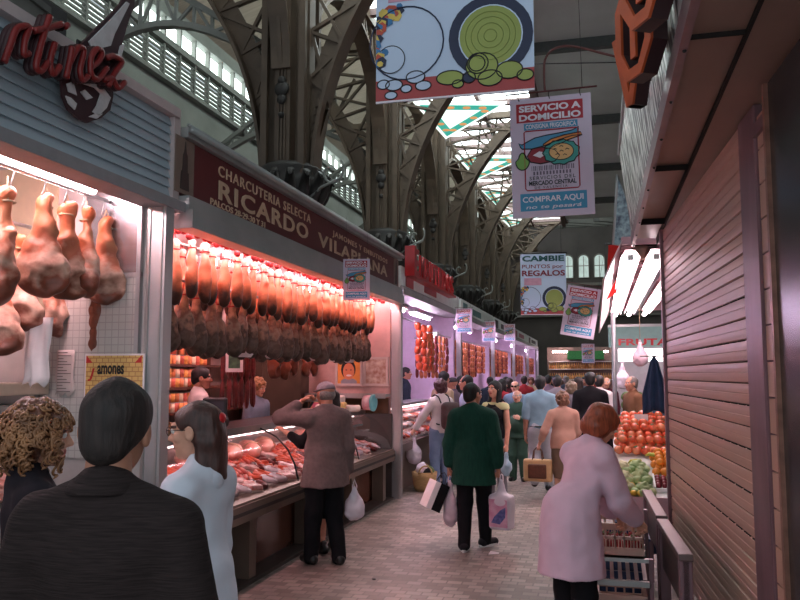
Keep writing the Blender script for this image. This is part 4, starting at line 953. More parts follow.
# things on the counter top
r = empty('till', (-3.62, 6.98, 1.25), .35, 'black till with its back to the aisle on the counter', 'till'); V, Q = snet(smin(.03, rbox((0, 0, .06), (.17, .16, .06), .02), rbox((.0, .06, .24), (.16, .05, .14), .025)), (-.22, -.22, -.02), (.22, .22, .44), .012); link('body', nmesh('till', V, Q), mat('till_black', (26, 24, 28), .4, var=.1), r); r.scale = (.74, .74, .74)
bx('screen', (-.12, -.0, .17), (.12, .008, .33), mat('screen_grey', (70, 72, 80), .2, var=0), r); bx('keypad', (-.12, -.14, .12), (.12, -.02, .13), mat('keys_grey', (120, 118, 118), .5, var=.1), r)
r = empty('slicer', (-3.6, 9.1, 1.25), 1.4, 'chrome slicing machine with arched guard on the counter top', 'slicer'); bx('base', (-.2, -.16, 0), (.2, .16, .09), STEEL, r, .02); o = MB(); o.tube([(-.14, 0, .08), (-.14, 0, .3), (-.1, 0, .38), (0, 0, .41), (.1, 0, .38), (.14, 0, .3), (.14, 0, .08)], .018, 8); o.build('guard', STEEL, r); MB().lathe([(.02, 0), (.12, .004), (.12, .012), (.02, .02)], 24).build('blade', STEEL, r); r.children[-1].rotation_euler = (PI/2, 0, 0); r.children[-1].location = (0, -.05, .2); MB().tube([(.1, -.1, .1), (.16, -.14, .2), (.17, -.15, .26)], .014, 6).build('handle', DARK, r)
r = empty('hanging_notice', (-3.7, 7.55, 1.78), .3, 'small white hanging notice with green picture beside the chorizo', 'notice'); bx('card', (-.09, -.005, 0), (.09, .005, .38), PAPER, r); bx('picture', (-.06, -.008, .04), (.06, -.005, .2), mat('notice_green', (92, 138, 96), .6, rgb2=(50, 70, 60), scale=16), r); MB().tube([(0, 0, .38), (0, 0, .75)], .003, 5).build('cord', STRING, r)
CARD = mat('cardboard', (178, 138, 104), .8, var=.08)
YELW = mat('pack_yellow', (232, 202, 128), .5, var=.1); PKW = mat('pack_white', (236, 226, 216), .5, var=.06); PKP = mat('pack_pink', (214, 120, 140), .5, var=.08); CYAN = mat('tub_cyan', (120, 200, 206), .4, var=.06)
for k, (y, X, m, q, lb) in enumerate(((9.75, -3.45, PKW, (.14, .1, .12), 'white wrapped packet on the counter top beside yellow packets'), (9.95, -3.6, YELW, (.12, .1, .2), 'tall yellow packet on the counter top below the portrait'), (10.2, -3.5, YELW, (.15, .1, .13), 'wide yellow packet on the counter top'), (10.35, -3.35, PKW, (.12, .12, .09), 'low white packet at the front of the counter top'), (10.45, -3.6, PKW, (.13, .12, .22), 'tall white packet nearest the framed pictures'), (5.3, -3.5, CARD, (.16, .14, .2), 'brown cardboard box on the counter near the corner post'), (5.62, -3.42, PKW, (.07, .07, .16), 'white cylinder-like block beside the cardboard box'), (5.9, -3.6, CARD, (.17, .12, .1), 'flat cardboard box next to the young white-coated woman'))):
    r = empty('packet' if m is not CARD else 'cardboard_box', (X, y, 1.25), RS.uniform(-.5, .5), lb, 'packet' if m is not CARD else 'box'); a, b, c = q
    if m is CARD:
        bx('body', (-a, -b, 0), (a, b, c), m, r, .004); o = MB(); o.add([(-a, -b, c), (a, -b, c), (a, -b-.08, c+.05), (-a, -b-.08, c+.05)], [(0, 1, 2, 3)]); o.build('flap', m, r)
    else:
        V, Q = snet(wob(rbox((0, 0, c/2), (a, b, c/2), .03), .008, 30, k), (-a-.03, -b-.03, -.03), (a+.03, b+.03, c+.03), .016); link('wrapper', nmesh('packet', V, Q), m, r)
        MB().prism([(-a*.6, c*.25), (a*.6, c*.25), (a*.6, c*.7), (-a*.6, c*.7)], (0, -b-.006, 0), (1, 0, 0), (0, 0, 1), (0, .004, 0)).build('print', PKP if k % 2 else CARD, r)
r = empty('round_tub', (-3.16, 10.72, 1.36), .5, 'round tub on its side with cyan lid and pink label', 'tub'); o = MB().lathe([(.1, -.08), (.108, .04)], 24).build('label_side', mat('tub_pink', (222, 150, 170), .5, rgb2=(238, 220, 220), scale=10), r); o.rotation_euler = (PI/2, 0, .9); o = MB().lathe([(.106, .04), (.12, .044), (.12, .066), (.08, .07), (.07, .066)], 24).build('lid', CYAN, r); o.rotation_euler = (-PI/2, 0, .9)
o.rotation_euler = (PI/2, 0, .9)
# meat on the sloped bed
MEATS = []
PKM = mat('packed_meat', (214, 130, 126), .2, rgb2=(232, 200, 196), scale=22, spec=.8); MRED = mat('meat_red', (176, 52, 46), .35, rgb2=(206, 96, 80), scale=16, bump=.3); MPINK = mat('meat_pink', (222, 132, 122), .35, rgb2=(232, 176, 160), scale=10, bump=.2); MORG = mat('meat_orange', (212, 84, 54), .35, var=.2, scale=12); FILM = mat('film_pale', (216, 206, 212), .15, rgb2=(190, 176, 186), scale=18, spec=.9)
def meat(kind, seed):
    if kind == 'pack':
        r = empty('meat_tray', (0, 0, 0)); bx('tray', (-.1, -.075, 0), (.1, .075, .02), PKW, r); V, Q = snet(wob(rbox((0, 0, .035), (.09, .066, .022), .018), .01, 50, seed), (-.12, -.1, 0), (.12, .1, .075), .0125); link('slices', nmesh('slices', V, Q), PKM, r); return r
    if kind == 'vac':
        r = empty('wrapped_meat', (0, 0, 0)); V, Q = snet(wob(ell((0, 0, .035), (.1, .06, .034)), .012, 40, seed), (-.13, -.1, -.01), (.13, .1, .09), .0125); link('meat', nmesh('vac', V, Q), FILM, r); MB().prism([(-.03, -.02), (.03, -.02), (.03, .02), (-.03, .02)], (0, 0, .068), (1, 0, 0), (0, 1, 0), (0, 0, .004)).build('sticker', MRED, r); return r
    if kind == 'ring':
        r = empty('sausage_ring', (0, 0, 0)); o = MB(); o.tube([(.075*math.cos(a), .06*math.sin(a), .024+.004*math.sin(3*a)) for a in np.linspace(0, 1.85*PI, 20)], [.012]+[.024]*18+[.012], 8); o.build('sausage', CHO if seed else MORG, r); return r
    if kind == 'link':
        r = empty('sausage_bundle', (0, 0, 0)); 
        for k in range(3): MB().tube([(-.1, (k-1)*.045, .022+.012*(k == 1)), (-.06, (k-1)*.047, .024+.012*(k == 1)), (.06, (k-1)*.044, .024+.012*(k == 1)), (.1, (k-1)*.045, .022+.012*(k == 1))], [.008, .022, .022, .008], 8).build('sausage', MORG if seed else MRED, r)
        return r
    if kind == 'loaf':
        r = empty('ham_joint', (0, 0, 0)); V, Q = snet(wob(smin(.03, ell((0, 0, .08), (.17, .1, .085)), ell((.06, .02, .1), (.1, .08, .06))), .012, 30, seed), (-.21, -.15, -.02), (.21, .15, .2), .016); link('meat', nmesh('loaf', V, Q), MPINK, r); MB().tube([(-.05, .11*math.cos(a), .085+.09*math.sin(a)) for a in np.linspace(0, 2*PI, 16, False)], .004, 5, True).build('string', STRING, r); return r
KM = [('pack', 1, 'shallow white tray of sliced pink meat on the sloped counter bed', 'meat trays on the counter bed'), ('vac', 2, 'film wrapped pale cut with red sticker on the counter bed', 'wrapped cuts on the counter bed'), ('ring', 1, 'dark red sausage ring lying on the counter bed', 'dark sausage rings on the counter bed'), ('ring', 0, 'orange sausage ring lying on the counter bed', 'orange sausage rings on the counter bed'), ('link', 0, 'bundle of three red sausages on the counter bed', 'red sausage bundles on the counter bed'), ('link', 1, 'bundle of three orange sausages on the counter bed', 'orange sausage bundles on the counter bed'), ('loaf', 3, 'large pink cooked ham joint with string on the counter bed', 'ham joints on the counter bed')]
protos = [meat(k, s) for k, s, _, _ in KM]; usedm = set()
def put_meat(k, loc, rz, tilt=-.27):
    t = protos[k] if k not in usedm else copy_tree(protos[k]); usedm.add(k); t.location = loc; t.rotation_euler = (0, -tilt, rz) if False else (0, .27, 0); t.rotation_euler = (Matrix.Rotation(.27, 3, 'Y') @ Matrix.Rotation(rz, 3, 'Z')).to_euler(); tag(t, KM[k][2], KM[k][0] and 'meat', KM[k][3])
for j in range(30):
    for i in range(5):
        u = -.19-.148*i-.03*RS.rand(); y = .1+j*.204+.05*RS.rand()
        if i == 0: k = RS.choice([0, 1, 1, 2])
        elif i == 1: k = RS.choice([0, 1, 4, 3])
        elif i in (2, 3): k = RS.choice([5, 4, 0, 3, 2])
        else: k = RS.choice([6, 6, 5, 3]) if j % 2 else 4
        put_meat(int(k), (-2.9+u, Y0+y, .716+(-u-.2)*.275), RS.uniform(0, 3.1))
bx('meat_panel', (-.1, -.1, -.1), (.1, .1, .1), BROWNP); bpy.data.objects.remove(bpy.data.objects['meat_panel'])
# ================================================================== further stalls on the same side
LILAC = mat('lilac_wall', (222, 198, 222), .5, var=.05); WHT = mat('white_fascia', (236, 242, 238), .45, var=.06); LTUBE = mat('lilac_tube', (236, 216, 255), .3, var=0, emit=60, emit_rgb=(244, 212, 250))
KRED = mat('letter_red', (190, 30, 36), .35, var=.08)
rails = [(11.2, 16.2), (16.4, 21.6), (21.8, 27.0), (27.2, 32.4), (32.6, 37.6)]
onm = ['first', 'second', 'third', 'fourth', 'fifth']
so = strand(5, .13, .034, mat('sausage_tan', (186, 110, 70), .4, var=.3, scale=14), None, None, bent=.006)
sr = strand(6, .11, .045, CHO_O, None, None, bent=.012); sd = strand(4, .16, .03, CHO, None, None, bent=.006)
fs = {id(so): 0, id(sr): 0, id(sd): 0}
def hang(p, loc, label, group, sc=1.):
    o = p if not fs[id(p)] else copy_tree(p); fs[id(p)] = 1; o.location = loc; o.scale = (sc, sc, sc); o.rotation_euler = (0, 0, RS.uniform(0, 3)); tag(o, label, 'sausage', group)
for k, (a, b) in enumerate(rails):
    n = onm[k]; L = b-a
    r = empty('stall_canopy', (-2.85, a, 2.75), 0, n+' white-fronted canopy beyond the maroon-signed stall', 'canopy')
    bx('fascia', (-.06, .02, .28), (.02, L, .62), WHT, r); o = MB(); o.box((-.3, .02, .2), (.06, L, .28)); o.cyl((.03, .02, .3), (.03, L, .3), .03, 8); o.build('lower_band', GALV, r); bx('roof', (-2.4, .02, .56), (-.07, L, .6), mat('stall_roof_dark', (80, 74, 72), .8), r)
    _pm = [mat('patch_red', (170, 60, 60), .5), mat('patch_teal', (96, 136, 136), .5), DARK, mat('patch_rose', (190, 110, 130), .5), DARK][k]; bx('sign_patch', (.021, .3, .34), (.028, .8+.05*k, .56), _pm, r); bx('sign_patch', (.021, 1.6, .38), (.028, 2.6+.3*k, .52), _pm, r)
    S(bx('partition_%d' % (k+1), (-5.3, b+.02, 0), (-2.95, b+.1, 3.2), LILAC)); S(bx('wall_lilac', (-5.36, a, 0), (-5.3, b, 3.2), LILAC))
    tube_light(-3.3, a+.5, a+2.1, 2.86, 'lilac tube lamp in the '+n+' stall beyond the maroon sign', 1, 'lilac tubes in the '+n+' further stall', .08, LTUBE)
    tube_light(-3.3, a+2.6, a+4.2, 2.86, 'lilac tube lamp in the '+n+' stall beyond the maroon sign', 1, 'lilac tubes in the '+n+' further stall', .08, LTUBE)
    r = empty('stall_post', (-2.85, b+.06, 0), 0, 'slim pale post at the end of the '+n+' further stall', 'post'); MB().box((-.05, -.05, 0), (.05, .05, 2.9)).build('post_box', ALU, r); MB().box((-.07, -.07, 0), (.07, .07, .08)).build('foot', STEEL, r)
    r = empty('display_counter', (-2.9, a+.1, 0), 0, n+' further display counter past the maroon-signed stall', 'counter'); l = L-.2
    bx('base', (-.8, 0, 0), (-.08, l, .62), CTR, r); bx('front_rail', (-.1, 0, .6), (.03, l, .72), CTR, r); bx('bed', (-.85, 0, .72), (-.05, l, .76), mat('bed_white', (214, 200, 196), .4), r)
    o = MB(); o.add([(0, 0, .72), (0, l, .72), (-.4, l, 1.22), (-.4, 0, 1.22)], [(0, 1, 2, 3)]); o.build('glass_front', GLASS, r); bx('top_shelf', (-.85, 0, 1.22), (-.38, l, 1.26), ALU, r); bx('shelf_light', (-.5, .05, 1.18), (-.45, l-.05, 1.215), bpy.data.materials['shelf_tube'], r)  # glowing strip under this shelf is added to brighten the meat
    if k == 0:
        bx('sloped_bed', (-.76, 0, .76), (-.74, l, 1.2), STEEL, r)
        for j in range(22):
            for i in range(4): put_meat(int(RS.choice([0, 1, 1, 2, 3, 4, 5, 0])), (-3.02-.16*i, a+.3+j*.21, .79+.1*i), RS.uniform(0, 3))
    else:
        for j in range(12 if k == 1 else 5):
            for i in range(2): put_meat(int(RS.choice([0, 1, 1, 2, 3, 4, 5])), (-3.12-.3*i, a+.35+j*(L-.6)/(12 if k == 1 else 5), .77+.02*i), RS.uniform(0, 3))
    if k == 0:
        rail('sausage_rail', (-3.05, 11.3, 2.66), (-3.05, 13.6, 2.66), .012, STEEL, 'short rail with bright orange sausages past the grey post')
        for j, (dx, dz) in enumerate(((.1, 0), (.2, -.02), (.3, 0))): hang(sr, (at(413+dx*55, 340, X=-3.02).x, at(413+dx*55, 340, X=-3.02).y, 2.66+dz), 'bright orange-red sausage strand in the big cluster past the grey post', 'bright orange sausage cluster', 1.25)
        for j in range(9): hang(so, (-3.35, 11.35+j*.16, 2.6), 'short tan sausage strand hanging just past the grey post', 'tan strands past the grey post', .62)
        r = empty('light_box', (-3.3, 16.1, 2.42), 0, 'white box lamp on the lilac partition past orange sausages', 'light'); bx('housing', (-.35, -.12, 0), (.05, .1, .24), WHITE_P, r, .02); bx('diffuser', (-.33, -.125, .02), (.03, -.12, .2), mat('diffuser', (255, 246, 255), .3, var=0, emit=3, emit_rgb=(250, 236, 255)), r)
    for j in range(26 if k else 12):
        Y = (a+.3+j*(L-.6)/26) if k else 13.9+j*.18; p = (so, sd, so)[j % 3]; hang(p, (-3.0-.25*(j % 2), Y, 2.5-.1*(j % 2)), ['tan', 'dark red', 'tan'][j % 3]+' sausage strand hanging in the '+n+' further stall', ['tan', 'dark', 'tan'][j % 3]+' strands in the '+n+' further stall', 1.1)
    rail('sausage_rail', (-3.0, a+.2 if k else 13.9, 2.52), (-3.0, b-.1, 2.52), .012, STEEL, 'front sausage rail in the '+n+' further stall'); rail('sausage_rail', (-3.25, a+.2 if k else 13.9, 2.42), (-3.25, b-.1, 2.42), .012, STEEL, 'rear sausage rail in the '+n+' further stall')
r = empty('roof_lettering', (-2.72, 11.5, 3.24), 0, 'red standing block letters on the roof edge past the maroon sign', 'sign')
o = MB()
for k, ch in enumerate('EMBUTIDOS'):
    txt(ch, .5, o=(0, .2+k*.37, .04), u=(0, 1, 0), height=.36 if k else .42, width=.27, bold=.012, depth=.03, mb=o)
    o.box((-.1, .08+k*.37, .04), (-.01, .32+k*.37, .08))
o.build('letter', KRED, r); bx('base_strip', (-.12, 0, .0), (.04, 3.5, .04), KRED, r); MB().tube([(-.05, 0, .42), (-.05, 3.4, .42)], .015, 6).build('rail', ALU, r)
bx('end_block', (-.1, -.08, .0), (.05, .06, .46), KRED, r)
# far stall closing the aisle
r = empty('far_stall', (-1.0, 39, 0), 0, 'small distant stall with green awning and rows of orange goods closing the aisle', 'stall')
bx('counter', (-1.4, -.4, 0), (1.6, .4, 1.0), CTR, r); bx('awning', (-.5, -.5, 2.5), (1.2, .4, 2.9), mat('awning_green', (58, 142, 70), .6, var=.15), r); bx('back_panel', (-1.5, .4, 0), (1.7, .45, 3.1), mat('far_back', (150, 120, 110), .7), r)
for z in (1.55, 2.05, 2.42): bx('shelf_board', (-1.4, -.1, z-.04), (1.6, .35, z), PKW, r)
ro = MB()
for z in (1.55, 2.05):
    for j in range(28): ro.lathe([(.045, 0), (.05, .16), (.02, .24), (.02, .3)], 6, (-1.35+j*.105, .0, z))
tag(ro.build('goods_rows', mat('orange_goods', (206, 120, 60), .4, rgb2=(236, 190, 120), scale=2), r), kind='stuff')
MB().cyl((-1.2, -.3, 2.86), (1.4, -.3, 2.86), .03).build('tube', TUBE, r)

# ================================================================== right side: closed stall with roller shutter
SHUT = mat('shutter_brown', (188, 146, 128), .38, var=.07, scale=1.5, stretch=(1, 1, 12)); SHUTP = mat('shutter_panel', (190, 150, 130), .45, var=.06, scale=2)
MAUVE = mat('mauve_frame', (124, 94, 100), .4, metal=.3, var=.2, scale=6, stretch=(1, 1, .3)); SOF = mat('soffit_brown', (164, 128, 114), .45, var=.08, scale=2)
GAPM = mat('gap_dark', (34, 24, 22), .8, var=0)
pf = at(667.5, 375, D=7.05); vd = _F+_R*((556-400)/FPX)+_U*((300-375)/FPX); vd = Vector((vd.x, vd.y, 0)).normalized(); sn = Vector((-vd.y, vd.x, 0))   # sn points to the aisle
def along(px):   # distance from the far edge, towards the camera, of what is seen at column px
    lo, hi = 0., 6.5
    for _ in range(40):
        m = (lo+hi)/2; p = pf-vd*m; d = p-Vector((0, 0, EYE)); x = 400+FPX*d.dot(_R)/d.dot(_F)
        if x < px: lo = m
        else: hi = m
    return lo
t1, t2, t3, t4, t5 = along(751), along(768), along(778), along(787), along(840)
r = empty('roller_shutter', (pf.x, pf.y, 0), math.atan2(-vd.y, -vd.x), 'closed brown roller shutter with ribbed slats beside the aisle', 'shutter')
# local x runs towards the camera, local y points away from the aisle
sg = 1.0 if (Matrix.Rotation(r.rotation_euler.z, 3, 'Z') @ Vector((0, 1, 0))).dot(sn) < 0 else -1.0   # +y*sg = away from aisle
o = MB(); PT = .1135; z = .12
prof = [(.006, .0), (-.003, .005), (-.005, .03), (-.005, .052), (-.002, .055), (-.005, .058), (-.005, .08), (-.003, .104), (.006, .109)]
k = 0
while z < 2.98:
    vs = [(x, sg*(y), z+h) for y, h in prof for x in (.02, t1)]; n = len(prof)
    F = [(2*i, 2*i+1, 2*i+3, 2*i+2) if sg < 0 else (2*i, 2*i+2, 2*i+3, 2*i+1) for i in range(n-1)]; o.add(vs, F); z += PT; k += 1
o.build('slats', SHUT, r)
o = MB(); o.box((.0, min(sg*.012, sg*.03), .1), (t1, max(sg*.012, sg*.03), 3.06)); o.build('backing', GAPM, r)
o = MB()
for zz in (.9, 1.14, 1.37, 1.6, 1.93, 2.16):
    for j in range(int(t1*26)): 
        if (j*7+int(zz*100)) % 5: o.box((.1+j*.038, min(-sg*.003, sg*.006), round((zz-.12)/PT)*PT+.12-.007), (.118+j*.038, max(-sg*.003, sg*.006), round((zz-.12)/PT)*PT+.12-.0005))
tag(o.build('perforation', GAPM, r), kind='stuff')
for nm, a, b, dp in (('frame_post', -.05, .03, .03), ('frame_post', t1, t2, .016), ('frame_post', t3, t4, .016)):
    q = MB().box((a, min(-sg*dp, sg*.03), 0), (b, max(-sg*dp, sg*.03), 3.07)).build(nm, MAUVE, r); q.modifiers.new('b', 'BEVEL').width = .008
o = MB(); z = .12
while z < 2.95: o.box((t2, min(0, sg*.02), z), (t3, max(0, sg*.02), z+.16)); z += .17
o.build('side_panel', SHUTP, r); bx('side_head', (t2-.03, min(-sg*.02, sg*.03), 2.9), (t3+.02, max(-sg*.02, sg*.03), 2.96), MAUVE, r)
r = empty('dark_pillar', (pf-vd*((t4+t5)/2)).to_tuple()[:2]+(0,), r.rotation_euler.z, 'dark green-black glossy pillar panel at the near end of the shutter', 'pillar'); r['kind'] = 'structure'
l = (t5-t4)/2; bx('panel', (-l, min(-sg*.03, sg*.2), 0), (l+.5, max(-sg*.03, sg*.2), 3.05), mat('pillar_dark', (34, 38, 40), .25, var=.5, scale=3), r); bx('edge_bead', (-l-.01, min(-sg*.05, -sg*.03), 0), (-l+.02, max(-sg*.05, -sg*.03), 3.05), mat('bead_rust', (150, 104, 88), .4, metal=.4, var=.3), r)
# canopy of the closed stall
r = empty('stall_canopy', (.35, 1.0, 3.08), 0, 'brown-lined canopy of the closed shutter stall with engraved metal fascia', 'canopy'); YC = 8.3-1.0
o = MB(); o.add([(.02, 0, .0), (.02, YC, .06), (.235, YC, .06), (.235, 0, 0), (.02, 0, .03), (.02, YC, .09), (.235, YC, .09), (.235, 0, .03)], [(0, 1, 2, 3), (7, 6, 5, 4), (0, 4, 5, 1), (1, 5, 6, 2), (2, 6, 7, 3), (3, 7, 4, 0)]); o.build('soffit', SOF, r)
o = MB()
for y in (2.2, 4.3, 6.2): o.box((.02, y, -.002), (.235, y+.008, .02 + y*.008))
o.box((.235, 0, -.006), (.247, YC, .06)); o.build('soffit_joint', GAPM, r)
bx('inner_soffit', (.247, 0, .0), (1.3, YC, .05), SOF, r)
ENG = mat('engraved_steel', (252, 252, 248), .3, metal=.35, rgb2=(70, 58, 56), scale=6.5, stretch=(1, 2.4, .7), detail=2, bump=1.)
def lean_panel(name, y0, y1, x0, z0, x1, z1, t, m): return MB().add([(x0, y0, z0), (x0, y1, z0), (x1, y1, z1), (x1, y0, z1), (x0+t, y0, z0), (x0+t, y1, z0), (x1+t, y1, z1), (x1+t, y0, z1)], [(0, 1, 2, 3), (7, 6, 5, 4), (0, 4, 5, 1), (1, 5, 6, 2), (2, 6, 7, 3), (3, 7, 4, 0)]).build(name, m, r)
_r = [n for n in ENG.node_tree.nodes if n.type == 'VALTORGB'][0]; _r.color_ramp.elements[0].position = .46; _r.color_ramp.elements[1].position = .56
lean_panel('engraved_fascia', 0, YC, -.0, .1, -.1, .95, .03, ENG)
o = MB(); o.box((-.01, 0, -.02), (.025, YC, .1)); o.build('lower_edge', mat('edge_mauve', (150, 120, 126), .35, metal=.4, var=.08), r); o = MB(); o.cyl((-.1, 0, .96), (-.1, YC, .96), .02, 8); o.build('upper_edge', STEEL, r)
o = MB()
for y in np.arange(.4, YC, .62): o.ball((.012, y, -.022), .009, 6, 4)
o.build('screw', DARK, r)
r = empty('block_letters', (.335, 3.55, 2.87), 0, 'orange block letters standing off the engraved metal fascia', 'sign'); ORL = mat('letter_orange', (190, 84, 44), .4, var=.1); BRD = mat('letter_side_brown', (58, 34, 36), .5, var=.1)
def ring(o, cy, cz, w, h, t, d, x0):
    out = [(-w, -h*.5), (-w*.4, -h), (w*.4, -h), (w, -h*.5), (w, h*.5), (w*.4, h), (-w*.4, h), (-w, h*.5)]; inn = [(y*(1-t/w), z*(1-t/h)) for y, z in out]; n = 8
    for i in range(n):
        j = (i+1) % n; o.prism([out[i], out[j], inn[j], inn[i]], (x0, cy, cz), (0, 1, 0), (0, 0, 1), (d, 0, 0))
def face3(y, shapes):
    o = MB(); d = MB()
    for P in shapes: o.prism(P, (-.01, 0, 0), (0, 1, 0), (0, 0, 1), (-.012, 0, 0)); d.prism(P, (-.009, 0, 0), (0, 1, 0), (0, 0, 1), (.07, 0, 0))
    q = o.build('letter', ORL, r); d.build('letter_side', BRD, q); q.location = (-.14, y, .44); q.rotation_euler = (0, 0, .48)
def seg8(w, h, t):
    out = [(-w, -h*.5), (-w*.4, -h), (w*.4, -h), (w, -h*.5), (w, h*.5), (w*.4, h), (-w*.4, h), (-w, h*.5)]; inn = [(y*(1-t/w), z*(1-t/h)) for y, z in out]
    return [[out[i], out[(i+1) % 8], inn[(i+1) % 8], inn[i]] for i in range(8)]
barp = [(-.022, -.15), (.022, -.15), (.022, .15), (-.022, .15)]
face3(.0, seg8(.15, .24, .05)+[barp]); face3(-.55, seg8(.15, .24, .05)+[barp])
face3(.5, [[(-.16, .2), (-.1, .2), (.02, -.2), (-.03, -.2)], [(.16, .2), (.1, .2), (-.02, -.2), (.03, -.2)]])
bx('standoff_bar', (-.06, -1.2, .4), (-.04, .6, .44), DARK, r)
# steel ledges in front of the shutter
for nm, (ax, ay), (bx_, by), lb in (('steel_ledge', (.37, 7.25), (.40, 5.95), 'narrow steel ledge farther along, beside the fruit stand'), ('steel_ledge', (.395, 5.83), (.44, 4.72), 'narrow steel ledge nearer the shutter foot, stepped in front')):
    d = Vector((bx_-ax, by-ay, 0)); L = d.length; r = empty(nm, (ax, ay, 0), math.atan2(d.y, d.x), lb, 'ledge')
    bx('top', (0, -.04, .72), (L, .04, .76), mat('ledge_top', (112, 94, 92), .4, metal=.4, var=.08), r, .006); bx('apron', (0.02, -.015, .45), (L-.02, .015, .72), mat('ledge_brown', (70, 56, 54), .4, metal=.3), r)
    for x in (.02, L-.09): bx('leg', (x, -.035, 0), (x+.07, .035, .72), MAUVE, r, .005)
# ---- rack with crates where the woman reaches
CRB = mat('crate_beige', (196, 160, 146), .5, var=.06); CRBL = mat('crate_blue', (36, 54, 92), .45, var=.12); CRP = mat('box_pink', (214, 170, 176), .6, var=.06)
def crate(label, loc, w, d, h, m, rz=0, group=None):
    r = empty('plastic_crate', loc, rz, label, 'crate', group); t = .012
    for nm, (x0, y0, x1, y1) in (('side_wall', (-w/2, -d/2, w/2, -d/2+t)), ('side_wall', (-w/2, d/2-t, w/2, d/2)), ('side_wall', (-w/2, -d/2+t, -w/2+t, d/2-t)), ('side_wall', (w/2-t, -d/2+t, w/2, d/2-t))):
        o = MB(); xs = x1-x0 > y1-y0; l = (x1-x0) if xs else (y1-y0); o.box((x0, y0, 0), (x1, y1, h*.3)); o.box((x0, y0, h*.86), (x1, y1, h))
        o.box((x0, y0, h*.56), (x1, y1, h*.66)); n = 5
        for k in range(n+1):
            c = k/n*(l-t); o.box((x0+c, y0, h*.3), (x0+c+t, y1, h*.9)) if xs else o.box((x0, y0+c, h*.3), (x1, y0+c+t, h*.9))
        for k in range(16):
            c = (k+.5)/16*l; o.box((x0+c, y0, h*.3), (x0+c+.006, y1, h*.58)) if xs else o.box((x0, y0+c, h*.3), (x1, y0+c+.006, h*.58))
        o.build(nm, m, r)
    bx('bottom', (-w/2, -d/2, 0), (w/2, d/2, .012), m, r); o = MB(); o.box((-w/2-.01, -d/2-.01, h), (w/2+.01, -d/2+.015, h+.015)); o.box((-w/2-.01, d/2-.015, h), (w/2+.01, d/2+.01, h+.015)); o.box((-w/2-.01, -d/2, h), (-w/2+.015, d/2, h+.015)); o.box((w/2-.015, -d/2, h), (w/2+.01, d/2, h+.015)); o.build('rim', m, r)
    return r
CX, CY = .1, 5.68
r = empty('crate_rack', (CX, CY, 0), 0, 'metal rack with slatted shelf holding the beige crate', 'rack'); o = MB()
for k in range(7): o.add([(-.17+k*.052, -.2, .41), (-.145+k*.052, -.2, .41), (-.145+k*.052, .26, .485), (-.17+k*.052, .26, .485), (-.17+k*.052, -.2, .425), (-.145+k*.052, -.2, .425), (-.145+k*.052, .26, .5), (-.17+k*.052, .26, .5)], [(3, 2, 1, 0), (4, 5, 6, 7), (0, 1, 5, 4), (1, 2, 6, 5), (2, 3, 7, 6), (3, 0, 4, 7)])
o.build('slatted_shelf', mat('slat_grey', (170, 150, 148), .45, var=.06), r); bx('front_bar', (-.19, -.22, .38), (.19, -.19, .415), STEEL, r); bx('rear_bar', (-.19, .25, .46), (.19, .28, .51), STEEL, r)
for x in (-.2, .18):
    for y, h in ((-.22, .56), (.25, .8)): bx('leg', (x, y, 0), (x+.025, y+.03, h), MAUVE, r)
for y in (-.2, .25): bx('bearer', (-.19, y, .53), (.19, y+.03, .555), STEEL, r)
crate('beige slotted crate with red produce that the woman reaches into', (CX, CY+.02, .557), .31, .4, .2, CRB)
crate('beige slotted crate lowest under the slatted shelf', (CX, CY-.02, .125), .31, .36, .18, CRB); crate('dark blue crate on the floor under the lower beige crate', (CX, CY-.02, 0), .31, .36, .11, CRBL)
crate('dark blue crate standing on floor behind the crate rack', (.14, 6.35, .0), .36, .4, .3, CRBL); crate('dark blue crate stacked on another behind the crate rack', (.14, 6.35, .32), .36, .4, .22, CRBL)
PEP = mat('pepper_red', (150, 30, 34), .3, var=.2, scale=10)
def fruit(name, r, m, stem=None, flat=.9, lump=0):
    e = empty(name, (0, 0, 0)); o = MB(); o.ball((0, 0, 0), (r, r, r*flat), 14, 9); q = o.build('fruit', m, e)
    if stem: s = MB(); [s.tube([(0, 0, r*flat*.94), (r*.3*math.cos(a), r*.3*math.sin(a), r*flat*.98), (r*.5*math.cos(a), r*.5*math.sin(a), r*flat*.9)], [.004, .005, .002], 5) for a in np.linspace(0, 2*PI, 5, False)]; s.build('calyx', stem, e)
    return e
GRN = mat('leaf_green', (86, 112, 56), .5, var=.3, scale=14)
def pile(proto, pts, label, cat, group, sc=.12):
    for k, p in enumerate(pts):
        t = proto if k == 0 else copy_tree(proto); t.location = p; q = RS.uniform(1-sc, 1+sc); t.scale = (q, q, q); t.rotation_euler = (RS.uniform(-.7, .7), RS.uniform(-.7, .7), RS.uniform(0, 6)); tag(t, label, cat, group)
pile(fruit('red_pepper', .042, PEP, GRN, 1.1), [(CX-.1+.067*i, CY-.12+.09*j, .62) for i in range(4) for j in range(4)], 'red round vegetable in the beige crate', 'vegetable', 'red vegetables in the beige crate')
